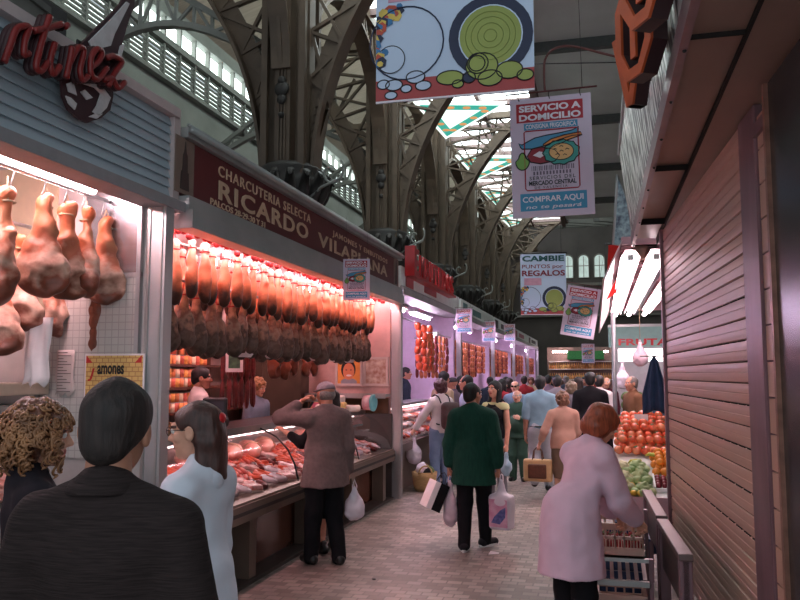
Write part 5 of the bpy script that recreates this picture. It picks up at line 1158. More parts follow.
# ---- fruit stall beyond the shutter
STAND = mat('stand_white', (206, 204, 196), .5, var=.05)
r = empty('fruit_stand', (.42, 7.5, 0), 0, 'white stepped fruit stand beside the end of the shutter', 'stand')
o = MB(); o.add([(-.3, 0, .58), (.36, 0, .58), (.36, 2.0, 1.2), (-.3, 2.0, 1.2), (-.3, 0, .62), (.36, 0, .62), (.36, 2.0, 1.24), (-.3, 2.0, 1.24)], [(3, 2, 1, 0), (4, 5, 6, 7), (0, 1, 5, 4), (1, 2, 6, 5), (2, 3, 7, 6), (3, 0, 4, 7)]); o.build('sloped_top', STAND, r)
bx('front_board', (-.3, -.02, .5), (.36, .0, .66), CRP, r); bx('side_board', (-.32, 0, .5), (-.3, 2.0, .72), STAND, r)
for x in (-.29, .31):
    for y, h in ((.02, .58), (1.92, 1.18)): bx('leg', (x, y, 0), (x+.04, y+.04, h), MAUVE, r)
crate('dark blue crate with bright label tucked under the fruit stand', (.3, 7.35, .22), .4, .22, .24, CRBL)
TOM = mat('tomato', (226, 66, 40), .25, rgb2=(244, 150, 104), scale=6, spec=.7); ORA = mat('orange_fruit', (232, 136, 40), .4, var=.12, scale=40, bump=.15); PLUM = mat('plum', (128, 26, 40), .3, var=.2)
SL = .31
pts = []
for j in range(8):
    for i in range(7): pts.append((.17+.088*i+(.04 if j % 2 else 0), 8.5+.105*j, .62+SL*(8.5-7.5+.105*j)+.052))
for j in range(6):
    for i in range(6): pts.append((.215+.088*i, 8.6+.115*j, .62+SL*(8.6-7.5+.115*j)+.125))
for j in range(4):
    for i in range(5): pts.append((.26+.088*i, 8.75+.12*j, .62+SL*(8.75-7.5+.12*j)+.195))
pile(fruit('tomato', .048, TOM, GRN, .85), pts, 'glossy red-orange tomato in the sloping heap beside shutter', 'tomato', 'heap of tomatoes', .1)
pts = [(.5+.078*i+(.035 if j % 2 else 0), 8.02+.082*j, .62+SL*(8.02-7.5+.082*j)+.045) for j in range(6) for i in range(4)]+[(.54+.078*i, 8.08+.085*j, .62+SL*(8.08-7.5+.085*j)+.11) for j in range(4) for i in range(3)]
pile(fruit('orange', .04, ORA, None, .97), pts, 'orange in the heap below the tomatoes', 'orange', 'heap of oranges', .08)
pts = [(.5+.055*i, 7.75+.055*j, .62+SL*(.25+.055*j)+.035) for j in range(4) for i in range(5)]
pile(fruit('plum', .027, PLUM, None, 1.), pts, 'dark red plum in the white tray below the oranges', 'plum', 'tray of plums', .1)
r = empty('fruit_tray', (.6, 7.84, .705), 0, 'white paper-lined tray under the dark plums', 'tray'); bx('base', (-.13, -.12, -.02), (.17, .14, -.012), PAPER, r); o = MB(); o.box((-.14, -.14, -.03), (.18, -.125, .05)); o.box((-.14, -.14, -.03), (-.125, .15, .07)); o.build('rim', PAPER, r); r.rotation_euler = (.3, 0, 0)
def banana_bunch():
    e = empty('banana_bunch', (0, 0, 0)); BAN = mat('banana', (206, 190, 70), .45, rgb2=(140, 160, 60), scale=5)
    for k in range(5): a = -.5+k*.25; MB().tube([(.0, 0, .03), (.04*math.cos(a), .04*math.sin(a), .045), (.1*math.cos(a), .1*math.sin(a), .04), (.145*math.cos(a), .145*math.sin(a), .01)], [.008, .017, .018, .006], 7).build('banana', BAN, e)
    return e
b0 = banana_bunch(); b0.location = (.42, 8.3, .92); tag(b0, 'green-yellow banana bunch between tomatoes and oranges', 'bananas'); b1 = copy_tree(b0); b1.location = (.36, 8.16, .87); b1.rotation_euler = (0, .1, 2.); tag(b1, 'greener banana bunch lower down beside the oranges', 'bananas')
def cauli(lb, loc, m):
    e = empty('cauliflower' if m == 'w' else 'cabbage', loc, RS.uniform(0, 6), lb, 'vegetable'); cw = mat('cauli_white', (226, 216, 176), .7, rgb2=(200, 190, 140), scale=20, bump=.5); cg = mat('cabbage_green', (196, 204, 150), .55, rgb2=(140, 168, 104), scale=8, bump=.4)
    V, Q = snet(wob(ell((0, 0, .06), (.075, .075, .06)), .016, 90), (-.11, -.11, -.02), (.11, .11, .15), .01); link('head', nmesh('head', V, Q), cw if m == 'w' else cg, e)
    for k in range(6):
        a = k*PI/3; V, Q = snet(wob(ell((.075*math.cos(a), .075*math.sin(a), .03), (.05, .05, .042)), .008, 60, k), (-.16, -.16, -.03), (.16, .16, .14), .014)
        Vc = V-np.array((0, 0, .05)); keep = np.linalg.norm(Vc, axis=1); link('leaf', nmesh('leaf', V, Q), cg, e)
    return e
vg = [('w', .2, 7.62, 'white cauliflower with leaves nearest the pink board'), ('c', .36, 7.6, 'pale green cabbage next to the cauliflower at stand front'), ('w', .2, 7.82, 'cauliflower in the middle of the vegetable bed'), ('c', .34, 7.86, 'leafy cabbage behind the first cauliflower'), ('w', .19, 8.04, 'cauliflower highest up below the tomatoes'), ('c', .33, 8.08, 'green cabbage highest up beside bananas')]
for m, x, y, lb in vg: cauli(lb, (x, y, .62+SL*(y-7.5)+.01), m)
LEM = mat('lemon', (236, 190, 70), .4, var=.1, scale=20)
pile(fruit('lemon', .035, LEM, None, .8), [(.15+.06*i, 7.52+.05*j, .64+.05) for i in range(4) for j in range(1)]+[(.16+.05*i, 7.72, .73) for i in range(3)], 'yellow lemon beside the cauliflowers on the stand', 'lemon', 'lemons on the stand')
# price card, plastic bag roll
o = MB().box((-.07, -.004, 0), (.07, .004, .09)).build('price_card', PAPER); o.location = (.42, 8.9, 1.24); tag(o, 'small white price card stuck among the tomatoes', 'card')
# cloths hanging at the end of the shutter
def drape(name, p, w, l, m, label, cat, ph=0):
    o = MB(); n, q = 14, 12; vs = []
    for i in range(q):
        for j in range(n): u = j/(n-1)-.5; t = i/(q-1); vs.append((u*w*(.25+.75*min(1, t*1.6)), .04*math.sin(j*1.25+ph)*(.4+t*.6), -t*l+.03*math.cos(u*5)))
    o.add(vs, [(i*n+j, (i+1)*n+j, (i+1)*n+j+1, i*n+j+1) for i in range(q-1) for j in range(n-1)], True); ob = o.build(name, m, loc=p); ob.modifiers.new('t', 'SOLIDIFY').thickness = .006; return tag(ob, label, cat)
p = at(654, 358, D=8.6); drape('hanging_apron', p, .26, .6, cloth('navy', (48, 62, 88)), 'dark blue apron hung at the far edge of the shutter', 'apron'); p = at(657, 395, D=8.75); drape('hanging_cloth', p, .24, .52, cloth('sky', (92, 152, 190)), 'light blue cloth below and behind the dark apron', 'cloth', 1)
rail('cloth_rail', (at(640, 355, D=8.6).x, at(654, 358, D=8.6).y, at(654, 356, D=8.6).z), (.95, at(654, 358, D=8.6).y, at(654, 356, D=8.6).z), .01, STEEL, 'short rail holding the blue apron by the shutter end')
# canopy with tubes over the fruit
WTUBE = mat('white_tube', (255, 236, 244), .3, var=0, emit=11, emit_rgb=(255, 232, 240)); PINKC = mat('pink_ribbed_ceiling', (214, 168, 176), .5, var=.06)
r = empty('stall_canopy', (.15, 8.45, 2.95), 0, 'white canopy with pink ribbed lining over the fruit stand', 'canopy')
o = MB(); o.box((.1, 0, .2), (2.6, 9, .24))
for k in range(45): o.box((.1, k*.2, .16), (2.6, k*.2+.06, .2))
o.build('ribbed_lining', PINKC, r); o = MB(); o.add([(.1, 0, .2), (.1, 9, .2), (-.16, 9, -.3), (-.1, 0, -.2), (.12, 0, .22), (.12, 9, .22), (-.14, 9, -.3), (-.08, 0, -.2)], [(0, 1, 2, 3), (7, 6, 5, 4), (0, 4, 5, 1), (1, 5, 6, 2), (2, 6, 7, 3), (3, 7, 4, 0)]); o.build('sloping_valance', mat('valance_white', (236, 214, 218), .4, var=.05), r); bx('purple_beam', (.57, 0, .08), (.63, 9, .16), mat('beam_purple', (92, 66, 104), .4, var=.1), r)
for X, nm in ((.34, 'outer'), (.6, 'middle'), (.9, 'inner')):
    for j in range(5):
        t = empty('tube_light', (X, 9.3+j*1.65, 2.98), 0, nm+' white tube lamp with reflector over the fruit', 'light', nm+' tubes over the fruit'); o = MB(); o.add([(-.1, -.78, .0), (-.1, .78, .0), (-.05, .78, .08), (-.05, -.78, .08), (.05, -.78, .08), (.05, .78, .08), (.1, .78, 0), (.1, -.78, 0)], [(0, 1, 2, 3), (3, 2, 5, 4), (4, 5, 6, 7)]); o.build('reflector', mat('reflector_white', (190, 160, 162), .3, var=.02), t)
        MB().cyl((0, -.75, 0), (0, .75, 0), .04, 10).build('tube', WTUBE, t); bx('end_cap', (-.03, -.79, -.03), (.03, -.75, .03), WHITE_P, t)
p = at(641, 250, D=8.4); r = empty('lamp_shade', p, 0, 'brown rounded lamp end hanging below the engraved canopy end', 'lamp'); V, Q = snet(smax(.01, ell((0, 0, 0), (.085, .12, .11)), half((0, 0, .03), (0, 0, -1))), (-.12, -.15, -.14), (.12, .15, .06), .012); link('shade', nmesh('shade', V, Q), SOF, r); bx('bracket', (-.09, -.06, .03), (.16, .1, .1), GAPM, r)
r = empty('stall_post', (at(615, 400, D=12.2).x, at(615, 400, D=12.2).y, 0), 0, 'slim grey post standing beyond the fruit stand', 'post'); MB().cyl((0, 0, 0), (0, 0, 2.72), .035, 10).build('pole', mat('post_grey', (120, 122, 124), .4, metal=.4), r); MB().lathe([(.07, 0), (.07, .02), (.04, .04)], 12).build('foot', DARK, r)
p = at(612, 272, D=11.5); r = empty('red_banner', p, 0, 'narrow red banner hanging beyond the engraved canopy end', 'banner'); sh = MB().prism([(-.1, -.42), (.06, -.3), (.14, .4), (-.04, .4)], (0, 0, 0), (1, 0, 0), (0, 0, 1), (0, .015, 0)).build('cloth', cloth('redbanner', (196, 40, 34)), r); MB().cyl((-.1, 0, .42), (.2, 0, .42), .012).build('rod', DARK, r)
p = at(621, 215, D=9.6); r = empty('mosaic_sign', p, 0, 'narrow framed mosaic-like sign panel at the end of engraved fascia', 'sign'); MB().prism([(-.1, -.36), (.13, -.4), (.1, .1), (-.03, .5)], (0, 0, 0), (1, 0, 0), (0, 0, 1), (0, .04, 0)).build('panel', mat('mosaic', (170, 196, 200), .3, rgb2=(50, 56, 80), scale=14), r); o = MB(); o.tube([(-.1, 0, -.36), (.13, 0, -.4), (.1, 0, .1), (-.03, 0, .5)], .018, 6, True); o.build('frame', GALV, r)
# stall facing us across the cross aisle
r = empty('market_stall', (1.3, 18, 0), 0, 'vegetable stall facing the aisle with teal sign and white lit band', 'stall')
bx('sign_board', (-1.1, -.1, 2.36), (1.4, 0, 2.8), mat('teal_board', (130, 172, 164), .5, var=.05), r); txt('FRUTAS', .2, o=(-.3, -.11, 2.4), width=1.2, height=.15, bold=.006).build('lettering', KRED, r); bx('lit_band', (-.9, -.06, 2.05), (1.4, .0, 2.32), mat('lit_band', (255, 246, 246), .3, var=0, emit=2.2, emit_rgb=(255, 246, 246)), r); bx('back_wall', (-1.0, .7, 0), (1.4, .74, 2.8), mat('stall_grey_wall', (168, 158, 164), .6, var=.06), r); bx('counter', (-.7, -.2, 0), (1.4, .5, .95), CTR, r); bx('roof', (-1.1, -.1, 2.8), (1.4, .8, 2.86), GALV, r)
sc = MB(); sc.box((.2, .1, 1.7), (.34, .2, 1.78)); sc.box((.2, .1, 1.84), (.34, .2, 1.92)); sc.build('hanging_scale', DARK, r)
pile(fruit('green_lettuce', .13, GRN, None, .8), [(.55+.26*i+.1*(j % 2), 17.9+.2*j, 1.08+.1*j) for i in range(5) for j in range(3)], 'round green lettuce on the teal-signed vegetable stall', 'lettuce', 'lettuces on the teal-signed stall')
pile(fruit('orange', .05, ORA, None, .97), [(.86+.1*i+.05*(j % 2), 17.78+.04*j, .99+.09*j) for i in range(5) for j in range(3)], 'orange piled on the teal-signed vegetable stall', 'orange', 'oranges on the teal-signed stall', .08)
def plastic_bag(name, label, loc, w, d, h, m, rz=0, cat='bag', handles=True, seed=0, sag=0.):
    r = empty(name, loc, rz, label, cat)   # loc = the grip; the bag hangs below
    V, Q = snet(wob(wob(smin(.05, ell((0, 0, -h*.72), (w, d, h*.3)), rc((0, 0, -h*.6), (0, 0, -h*.16), min(w, d)*.8, .02)), .012, 34, seed), .006, 80, seed), (-w-.06, -d-.06, -h-.08), (w+.06, d+.06, .02), .011); link('film', nmesh('bag', V, Q), m, r)
    if handles: o = MB(); o.tube([(-.018, 0, -h*.22), (-.02, 0, -.05), (0, 0, .008), (.02, 0, -.05), (.018, 0, -h*.22)], .006, 6); o.build('handle', m, r)
    return r
BAGW = mat('bag_white', (226, 214, 224), .35, var=.06, scale=10); BAGP = mat('bag_pink', (218, 188, 198), .35, var=.08, scale=10)
p = at(640, 340, D=10.5); r = plastic_bag('hanging_bag', 'pink bag of goods hanging under the fruit canopy', p, .1, .08, .34, BAGP, seed=3); MB().tube([(0, 0, 0), (0, 0, 3.1-p.z)], .004, 5).build('cord', STRING, r)
p = at(622, 360, D=14.); plastic_bag('hanging_bag', 'white bag hanging by the slim grey post', p, .13, .1, .5, BAGW, seed=5)

# ================================================================== banners hung over the aisle
BW = mat('banner_pink_white', (214, 194, 212), .6, var=.03, scale=2); BRED = mat('banner_red', (176, 34, 50), .6, var=.03); BBLU = mat('banner_blue', (66, 146, 184), .6, var=.03); INK = mat('banner_ink', (36, 30, 36), .6, var=0); BWH = mat('banner_white', (236, 226, 234), .6, var=.02)
PEAR = mat('ink_green', (128, 172, 84), .6, var=0); FISH = mat('ink_fish', (80, 150, 186), .6, var=0); BREAD = mat('ink_bread', (226, 140, 74), .6, var=0); CHEE = mat('ink_tan', (230, 180, 120), .6, var=0); TEAL = mat('ink_teal', (70, 156, 146), .6, var=0)
def flatp(r, P, d, m, nm, ol=0.):
    """a printed shape on a banner; ol = dark outline"""
    q = MB().prism(P, (0, -.004-d, 0), (1, 0, 0), (0, 0, 1), (0, .003, 0)).build(nm, m, r)
    if ol:
        c = np.mean(P, 0); MB().tube([(x, -.0045-d, z) for x, z in P], ol, 4, True).build('outline', INK, q)
    return q
rect = lambda a, b, c, d: [(a, b), (c, b), (c, d), (a, d)]
def servicio():
    H = 1.53; v = lambda t: H*(1-t); r = empty('hanging_banner', (0, 0, 0))   # 1 wide, 1.53 tall, base at its lower left
    bx('sheet', (0, 0, 0), (1, .008, H), BW, r); o = MB(); o.cyl((-.05, .0, H+.07), (1.08, 0, H+.07), .012, 8); o.build('rod', mat('rod_red', (96, 44, 44), .5), r)
    o = MB(); [o.tube([(x, 0, H-.03), (x-.015, -.012, H+.02), (x, 0, H+.08)], .006, 5) for x in (.12, .5, .88)]; o.build('tie', DARK, r); o = MB(); [o.tube([(x, 0, H+.07), (x, 0, H+1.6)], .004, 5) for x in (.1, .9)]; o.build('cord', DARK, r)
    q = flatp(r, rect(.08, v(.205), .9, v(.045)), 0, BRED, 'red_header'); txt('SERVICIO A', .1, None, (.49, -.0075, v(.115)), width=.76, height=.085, bold=.004, depth=.002).build('lettering', BWH, q); txt('DOMICILIO', .1, None, (.49, -.0075, v(.19)), width=.76, height=.085, bold=.004, depth=.002).build('lettering', BWH, q)
    q = flatp(r, rect(.17, v(.27), .83, v(.215)), 0, BBLU, 'blue_strip'); txt('CONSIGNA FRIGORIFICA', .1, o=(.5, -.0075, v(.262)), width=.62, height=.06, bold=.002, depth=.002).build('lettering', BWH, q)
    o = MB(); o.tube([(x, -.004, z) for x, z in ((.19, v(.775)), (.81, v(.775)), (.83, v(.76)), (.83, v(.29)), (.81, v(.28)), (.19, v(.28)), (.17, v(.29)), (.17, v(.76)))], .008, 5, True); o.build('red_outline', BRED, r)
    flatp(r, [(.1, v(.375)), (.14, v(.39)), (.2, v(.37)), (.3, v(.34)), (.44, v(.325)), (.6, v(.315)), (.76, v(.3)), (.84, v(.275)), (.83, v(.32)), (.86, v(.345)), (.76, v(.345)), (.6, v(.37)), (.42, v(.41)), (.26, v(.43)), (.14, v(.425)), (.12, v(.41))], .001, FISH, 'fish_print', .007)
    flatp(r, [(.4, v(.40)), (.5, v(.36)), (.66, v(.335)), (.86, v(.32)), (.88, v(.345)), (.7, v(.38)), (.52, v(.43)), (.42, v(.44))], .002, BREAD, 'bread_print', .007)
    flatp(r, [(.2, v(.49)), (.26, v(.43)), (.38, v(.42)), (.54, v(.45)), (.6, v(.5)), (.54, v(.545)), (.36, v(.56)), (.24, v(.54))], .003, mat('ink_meat', (150, 40, 54), .6, var=0), 'meat_print', .007); flatp(r, [(.27, v(.485)), (.35, v(.455)), (.46, v(.475)), (.36, v(.51))], .004, BWH, 'fat_print')
    flatp(r, [(.54+.21*(1+.1*(k % 2))*math.cos(a)+.08, v(.475)+.145*(1+.12*(k % 2))*math.sin(a)) for k, a in enumerate(np.linspace(0, 2*PI, 22, False))], .004, TEAL, 'leaf_print', .007); q = flatp(r, [(.62+.15*math.cos(a), v(.47)+.105*math.sin(a)) for a in np.linspace(0, 2*PI, 18, False)], .006, CHEE, 'dish_print', .005)
    o = MB(); [o.tube([(.62+x, -.012, v(.47)+z), (.62+x+.02, -.012, v(.47)+z+.015), (.62+x+.045, -.012, v(.47)+z)], .005, 4) for x, z in ((-.1, .03), (-.02, .06), (.05, .02), (-.07, -.04), (.02, -.05), (-.02, .0))]; o.build('crumb_print', INK, q)
    flatp(r, [(.14+.085*math.cos(a)*(1 if math.sin(a) < .2 else .6), v(.53)+.11*math.sin(a)) for a in np.linspace(0, 2*PI, 18, False)], .005, PEAR, 'pear_print', .007)
    o = MB(); [o.box((.25+k*.022, -.006, v(.615)), (.25+k*.022+(.012 if k % 3 else .006), -.003, v(.575))) for k in range(24)]; [o.box((.27+k*.04, -.006, v(.65)), (.29+k*.04, -.003, v(.622))) for k in range(12)]; o.build('bars_print', mat('print_mauve', (110, 92, 110), .6, var=0), r)
    txt('SERVICIOS DEL', .1, None, (.5, -.0065, v(.69)), width=.56, height=.045, bold=.001, depth=.002, spacing=1.3).build('lettering', INK, r); txt('MERCADO CENTRAL', .1, None, (.5, -.0065, v(.735)), width=.58, height=.058, bold=.003, depth=.002).build('lettering', INK, r); txt('DE VALENCIA', .1, None, (.48, -.0065, v(.765)), width=.4, height=.03, depth=.002, spacing=1.4).build('lettering', INK, r)
    q = flatp(r, rect(.1, v(.945), .91, v(.8)), 0, BBLU, 'blue_footer'); txt('COMPRAR AQUI', .1, None, (.5, -.0075, v(.872)), width=.74, height=.085, bold=.002, depth=.002).build('lettering', BWH, q); txt('no te pesará', .1, None, (.5, -.0075, v(.928)), width=.68, height=.06, bold=.001, depth=.002, shear=.2).build('lettering', BWH, q)
    return r
sv = servicio()
def put_banner(proto, first, px, py, D, wpx, roll, yaw, label, group=None, cat='banner'):
    """px,py = lower left corner in view"""
    t = proto if first else copy_tree(proto); p = at(px, py, D=D); s = wpx*D/FPX; t.location = p; t.scale = (s, s, s); t.rotation_euler = (Matrix.Rotation(yaw, 3, 'Z') @ Matrix.Rotation(roll, 3, 'Y')).to_euler(); tag(t, label, cat, group); return t
put_banner(sv, True, 513, 219, 7.5, 80, -.015, .0, 'large white SERVICIO A DOMICILIO banner hanging over the aisle')
put_banner(sv, False, 560, 334, 12, 33, .18, .1, 'tilted SERVICIO A DOMICILIO banner hanging lower beyond the large one')
G5 = 'small service posters along the stall fronts'
put_banner(sv, False, 343, 300, 8.6, 27, 0, .15, 'small SERVICIO poster hung in front of the maroon sign end')
put_banner(sv, False, 456, 333, 15.5, 16, 0, .1, 'small SERVICIO poster hung past the red roof letters')
put_banner(sv, False, 482, 342, 20, 13.5, 0, .1, 'second small SERVICIO poster past the red roof letters')
put_banner(sv, False, 504, 341, 24, 11, 0, .1, 'third and farther small SERVICIO poster past red roof letters')
put_banner(sv, False, 582, 363, 22, 12.5, 0, .1, 'small SERVICIO poster over the crowd at the aisle end')
put_banner(sv, False, 573, 336, 17, 19, .05, .1, 'SERVICIO poster just below the tilted banner, bluish')
NAVY = mat('plate_navy', (26, 34, 66), .5, var=.1); PGRN = mat('plate_green', (150, 160, 78), .5, var=.1, scale=3); BLUEW = mat('board_blue_white', (196, 210, 232), .6, var=.03, scale=2); CAMT = mat('letter_teal_dark', (24, 78, 78), .6, var=0); CAMR = mat('letter_wine', (130, 30, 50), .6, var=0)
def plates():
    r = empty('plate_banner', (0, 0, 0)); H = 1.36; bx('sheet', (0, 0, 0), (1, .008, H), BLUEW, r); circ = lambda cx, cz, a, b=None, n=28: [(cx+a*math.cos(t), cz+(b or a)*math.sin(t)) for t in np.linspace(0, 2*PI, n, False)]
    flatp(r, rect(0, 0, 1, .145), 0, mat('print_brick_red', (176, 72, 72), .6, var=.06), 'red_table')
    q = flatp(r, circ(.735, .37, .262), .001, NAVY, 'plate_rim'); flatp(q, circ(.735, .37, .2), .002, BLUEW, 'plate_edge'); q2 = flatp(q, circ(.735, .37, .192), .003, PGRN, 'plate_face'); o = MB(); [o.tube([(x, -.0085, z) for x, z in circ(.735, .37, a)], .002, 4, True) for a in (.04, .08, .12, .155)]; o.build('glaze_ring', mat('glaze', (128, 140, 62), .5, var=0), q)
    q = MB().tube([(x, -.006, z) for x, z in circ(.2, .38, .24)], .005, 5, True).build('white_plate', NAVY, r)
    cols = [mat('decor_blue', (60, 120, 170), .6, var=.2), mat('decor_red', (190, 80, 60), .6, var=.2), mat('decor_yellow', (222, 190, 90), .6, var=.2), NAVY]
    for k in range(40):
        a = 1.75+k*.052+.02*(k % 3); g = (1.08, .96, .84, .9)[k % 4]; flatp(q, [(max(.004, .2+.235*g*math.cos(a)+(.022+.012*((k*5) % 3))*math.cos(b)), .38+.235*g*math.sin(a)+(.02+.01*((k*7) % 3))*math.sin(b)) for b in np.linspace(k, k+2*PI, 6, False)], .002+.0002*k, cols[(k*3+k//4) % 4], 'decor_patch')
    q = flatp(r, circ(.1, .28, .09), .002, BLUEW, 'small_plate', .003); flatp(q, circ(.06, .33, .025, None, 8), .003, cols[0], 'decor_patch')
    for cx, cz, a, b, m in ((.48, .125, .085, .045, PGRN), (.68, .18, .1, .085, PGRN), (.655, .2, .065, .065, NAVY), (.65, .2, .05, .05, PGRN), (.73, .1, .075, .05, PGRN), (.6, .115, .04, .035, NAVY), (.53, .08, .035, .025, PGRN), (.85, .14, .08, .055, PGRN), (.26, .15, .06, .04, BLUEW), (.12, .11, .055, .035, BLUEW), (.31, .09, .05, .03, BLUEW), (.2, .08, .035, .025, BLUEW), (.1, .045, .04, .025, BLUEW), (.945, .1, .05, .035, PGRN), (.05, .12, .04, .03, BLUEW)): flatp(r, circ(cx, cz, a, b, 18), .002+cx*.003, m, 'dish', .004)
    o = MB(); txt('CAMBIE', .2, o, (.5, -.006, H-.16), width=.92, height=.13, bold=.008, depth=.002); o.build('lettering', CAMT, r); txt('PUNTOS por', .2, None, (.48, -.006, H-.32), width=.9, height=.11, bold=.002, depth=.002).build('lettering', CAMR, r); txt('REGALOS', .2, None, (.5, -.006, H-.49), width=.94, height=.13, bold=.006, depth=.002).build('lettering', CAMR, r)
    flatp(r, rect(.08, H-.7, .46, H-.54), 0, mat('print_rose', (206, 150, 170), .6, var=.1), 'rose_box'); flatp(r, rect(.0, .0, 1, .012), .001, BWH, 'hem')
    o = MB(); o.cyl((-.03, 0, H+.02), (1.03, 0, H+.02), .014, 8); o.build('rod', DARK, r); o = MB(); [o.tube([(x, 0, H), (x, 0, H+2.2)], .004, 5) for x in (.1, .9)]; o.build('cord', DARK, r); return r
plb = plates(); put_banner(plb, True, 376, 104, 6.3, 157, -.0, .0, 'large blue-white banner picturing plates, hung high over the aisle'); put_banner(plb, False, 521, 315, 16, 45, 0, .1, 'smaller CAMBIE PUNTOS banner with plates, farther down the aisle')
r = empty('hanging_cable_arm', (-.3, 7.5, 5.0), 0, 'curved red-brown cable arm above the large service banner', 'cable'); P = [at(x, y, D=7.6)-r.location for x, y in ((545, 92), (544, 75), (545, 60), (552, 50), (565, 46), (582, 48), (605, 54), (640, 62))]; MB().tube(smooth([tuple(q) for q in P], 4), .012, 6).build('arm', mat('arm_red', (110, 62, 58), .5), r)
r = empty('ceiling_cable', (0, 7.5, 5.4), 0, 'thin dark cable crossing below the grey ceiling', 'cable'); P = [at(x, y, D=9)-r.location for x, y in ((530, 64), (640, 62))]; MB().tube([tuple(q) for q in P], .008, 5).build('wire', DARK, r)
# ================================================================== the people
def stand_at(px, D): p = at(px, 375, D=D); return (p.x, p.y, 0)
SUIT = cloth('suit', (44, 35, 34), .3, 260, .9, .4, stretch=(.06, .06, 1)); COAT_W = cloth('white_coat', (214, 216, 226), .04, 6); COAT_P = cloth('pink_coat', (222, 186, 202), .05, 6); BLACKC = cloth('black', (22, 20, 24), .2); JACK = cloth('grey_jacket', (112, 94, 92), .1, 30); GREENK = cloth('green_knit', (26, 66, 54), .15, 60, stretch=(1, 1, .15)); JEANS = cloth('jeans', (112, 132, 160), .12); PALE = cloth('pale_jeans', (176, 180, 188), .08); BEIGE = cloth('beige', (186, 160, 132), .08); BLUES = cloth('blue_shirt', (132, 164, 180), .08); PEACH = cloth('peach', (190, 146, 128), .07); BROWNSK = cloth('brown_skirt', (120, 96, 80), .1); NAVYC = cloth('navy_suit', (44, 52, 66), .1); WHITEC = cloth('white_shirt', (214, 206, 204), .05); MAUVEC = cloth('mauve_grey', (112, 96, 108), .1); GREENW = cloth('green_work', (56, 84, 70), .1); REDC = cloth('red_top', (150, 44, 50), .1); GREYC = cloth('grey_shirt', (120, 116, 122), .1); BROWNJ = cloth('brown_jacket', (112, 78, 56), .1); DARKC = cloth('dark_coat', (40, 34, 40), .2); CREAMC = cloth('cream_shirt', (206, 200, 150), .08)
# 1 the man in the dark suit, back to us
p1, J1 = person('man in dark brown-black suit seen from behind, large and close, short dark hair', stand_at(113, 1.97), .12, 1.725, SKIN_T, 1.03, res=.0105, hres=.008, head=(6, 0, 4), hair=('combed', BROWN_H), arms={1: ((.19, .0, -1), (0, .1, -1)), -1: ((-.22, .0, -1), (0, .12, -1))},
    top=dict(mat=SUIT, hem=.72, loose=.019, name='suit_jacket', flare=.03), bottom=dict(mat=BLACKC), fold=.007)
sh = J1['s']; L1 = J1['L']; o = MB()
V, Q = snet(smax(.004, smin(.01, rc((0, -.03, 1.42), (0, -.024, 1.487), .094, .074, (0, 1, 0), .95)), half((0, 0, 1.478), (0, .1, -1)), half((0, 0, 1.432), (0, .12, 1))), (-.14, -.18, 1.28), (.14, .12, 1.52), .008); link('jacket_collar', nmesh('collar', V*sh, Q), SUIT, p1)
# 2 curly-haired woman
p2, J2 = person('woman with curly fair brown hair in dark coat, partly behind the suited man', stand_at(38, 2.95), -.75, 1.63, SKIN, .92, fem=True, res=.014, head=(-12, -4, 0), hair=('puffy', CHEST_H), top=dict(mat=DARKC, hem=.6, loose=.016, name='coat'), bottom=dict(mat=BLACKC))
CUR = mat('hair_curl', (104, 66, 44), .5, rgb2=(172, 120, 80), scale=14); o = MB(); s = J2['s']; Rr = np.random.RandomState(3)
for k in range(360):
    th = Rr.uniform(0, 2*PI); ph = math.acos(Rr.uniform(-.75, 1)); d = np.array((math.sin(ph)*math.cos(th), math.sin(ph)*math.sin(th), math.cos(ph)))
    if d[1] > .72 and d[2] < .45: continue
    b = d*np.array((.112, .122, .112))+np.array((0, -.025, .03)); P = []; n1 = np.cross(d, (0, 0, 1.1)); n1 = n1/max(np.linalg.norm(n1), .01); n2 = np.cross(d, n1); r0 = Rr.uniform(.008, .015); ln = Rr.uniform(.03, .1); q0 = Rr.uniform(0, 6)
    for t in np.linspace(0, 1, 16): P.append((b+d*(.006+.022*math.sin(t*2.2))+np.array((0, 0, -ln*t))+n1*r0*math.cos(q0+t*13)+n2*r0*math.sin(q0+t*13)))
    o.tube([tuple((J2['R']@p+J2['head'])*s) for p in P], [.0035]+[.0052]*14+[.002], 5)
o.build('curls', CUR, p2); q = MB(); q.ball(tuple((J2['R']@np.array((-.02, -.05, .135))+J2['head'])*s), (.035, .02, .012), 10, 6); q.build('hair_clip', KRED, p2)
# 3 young woman in the white coat
p3_, J3 = person('young woman in white coat and glasses, brown hair tied back, facing the meat counter', stand_at(201, 3.2), 1.5, 1.63, SKIN, .88, bust=.02, fem=True, res=.0115, head=(12, -4, 0), hair=('half_tied', mat('hair_brown_red', (66, 38, 32), .5, var=.4, scale=60, stretch=(1, 1, .15), bump=.6)), glasses='clear', arms={1: ((.1, .12, -1), (-.1, .6, -.75)), -1: ((-.1, .2, -1), (.2, .7, -.6))},
    top=dict(mat=COAT_W, hem=.84, loose=.02, name='white_coat', flare=.035), bottom=dict(mat=BLACKC), fold=.007)
V, Q = snet(smax(.004, rc((0, -.028, 1.40), (0, -.018, 1.462), .085, .07), half((0, 0, 1.458), (0, .2, -1))), (-.12, -.14, 1.3), (.12, .1, 1.5), .008); link('coat_collar', nmesh('collar', V*J3['s'], Q), COAT_W, p3_); q = MB(); q.ball(tuple((J3['R']@np.array((0, -.118, .05))+J3['head'])*J3['s']), (.03, .018, .024), 10, 7); q.build('hair_tie', KRED, p3_)
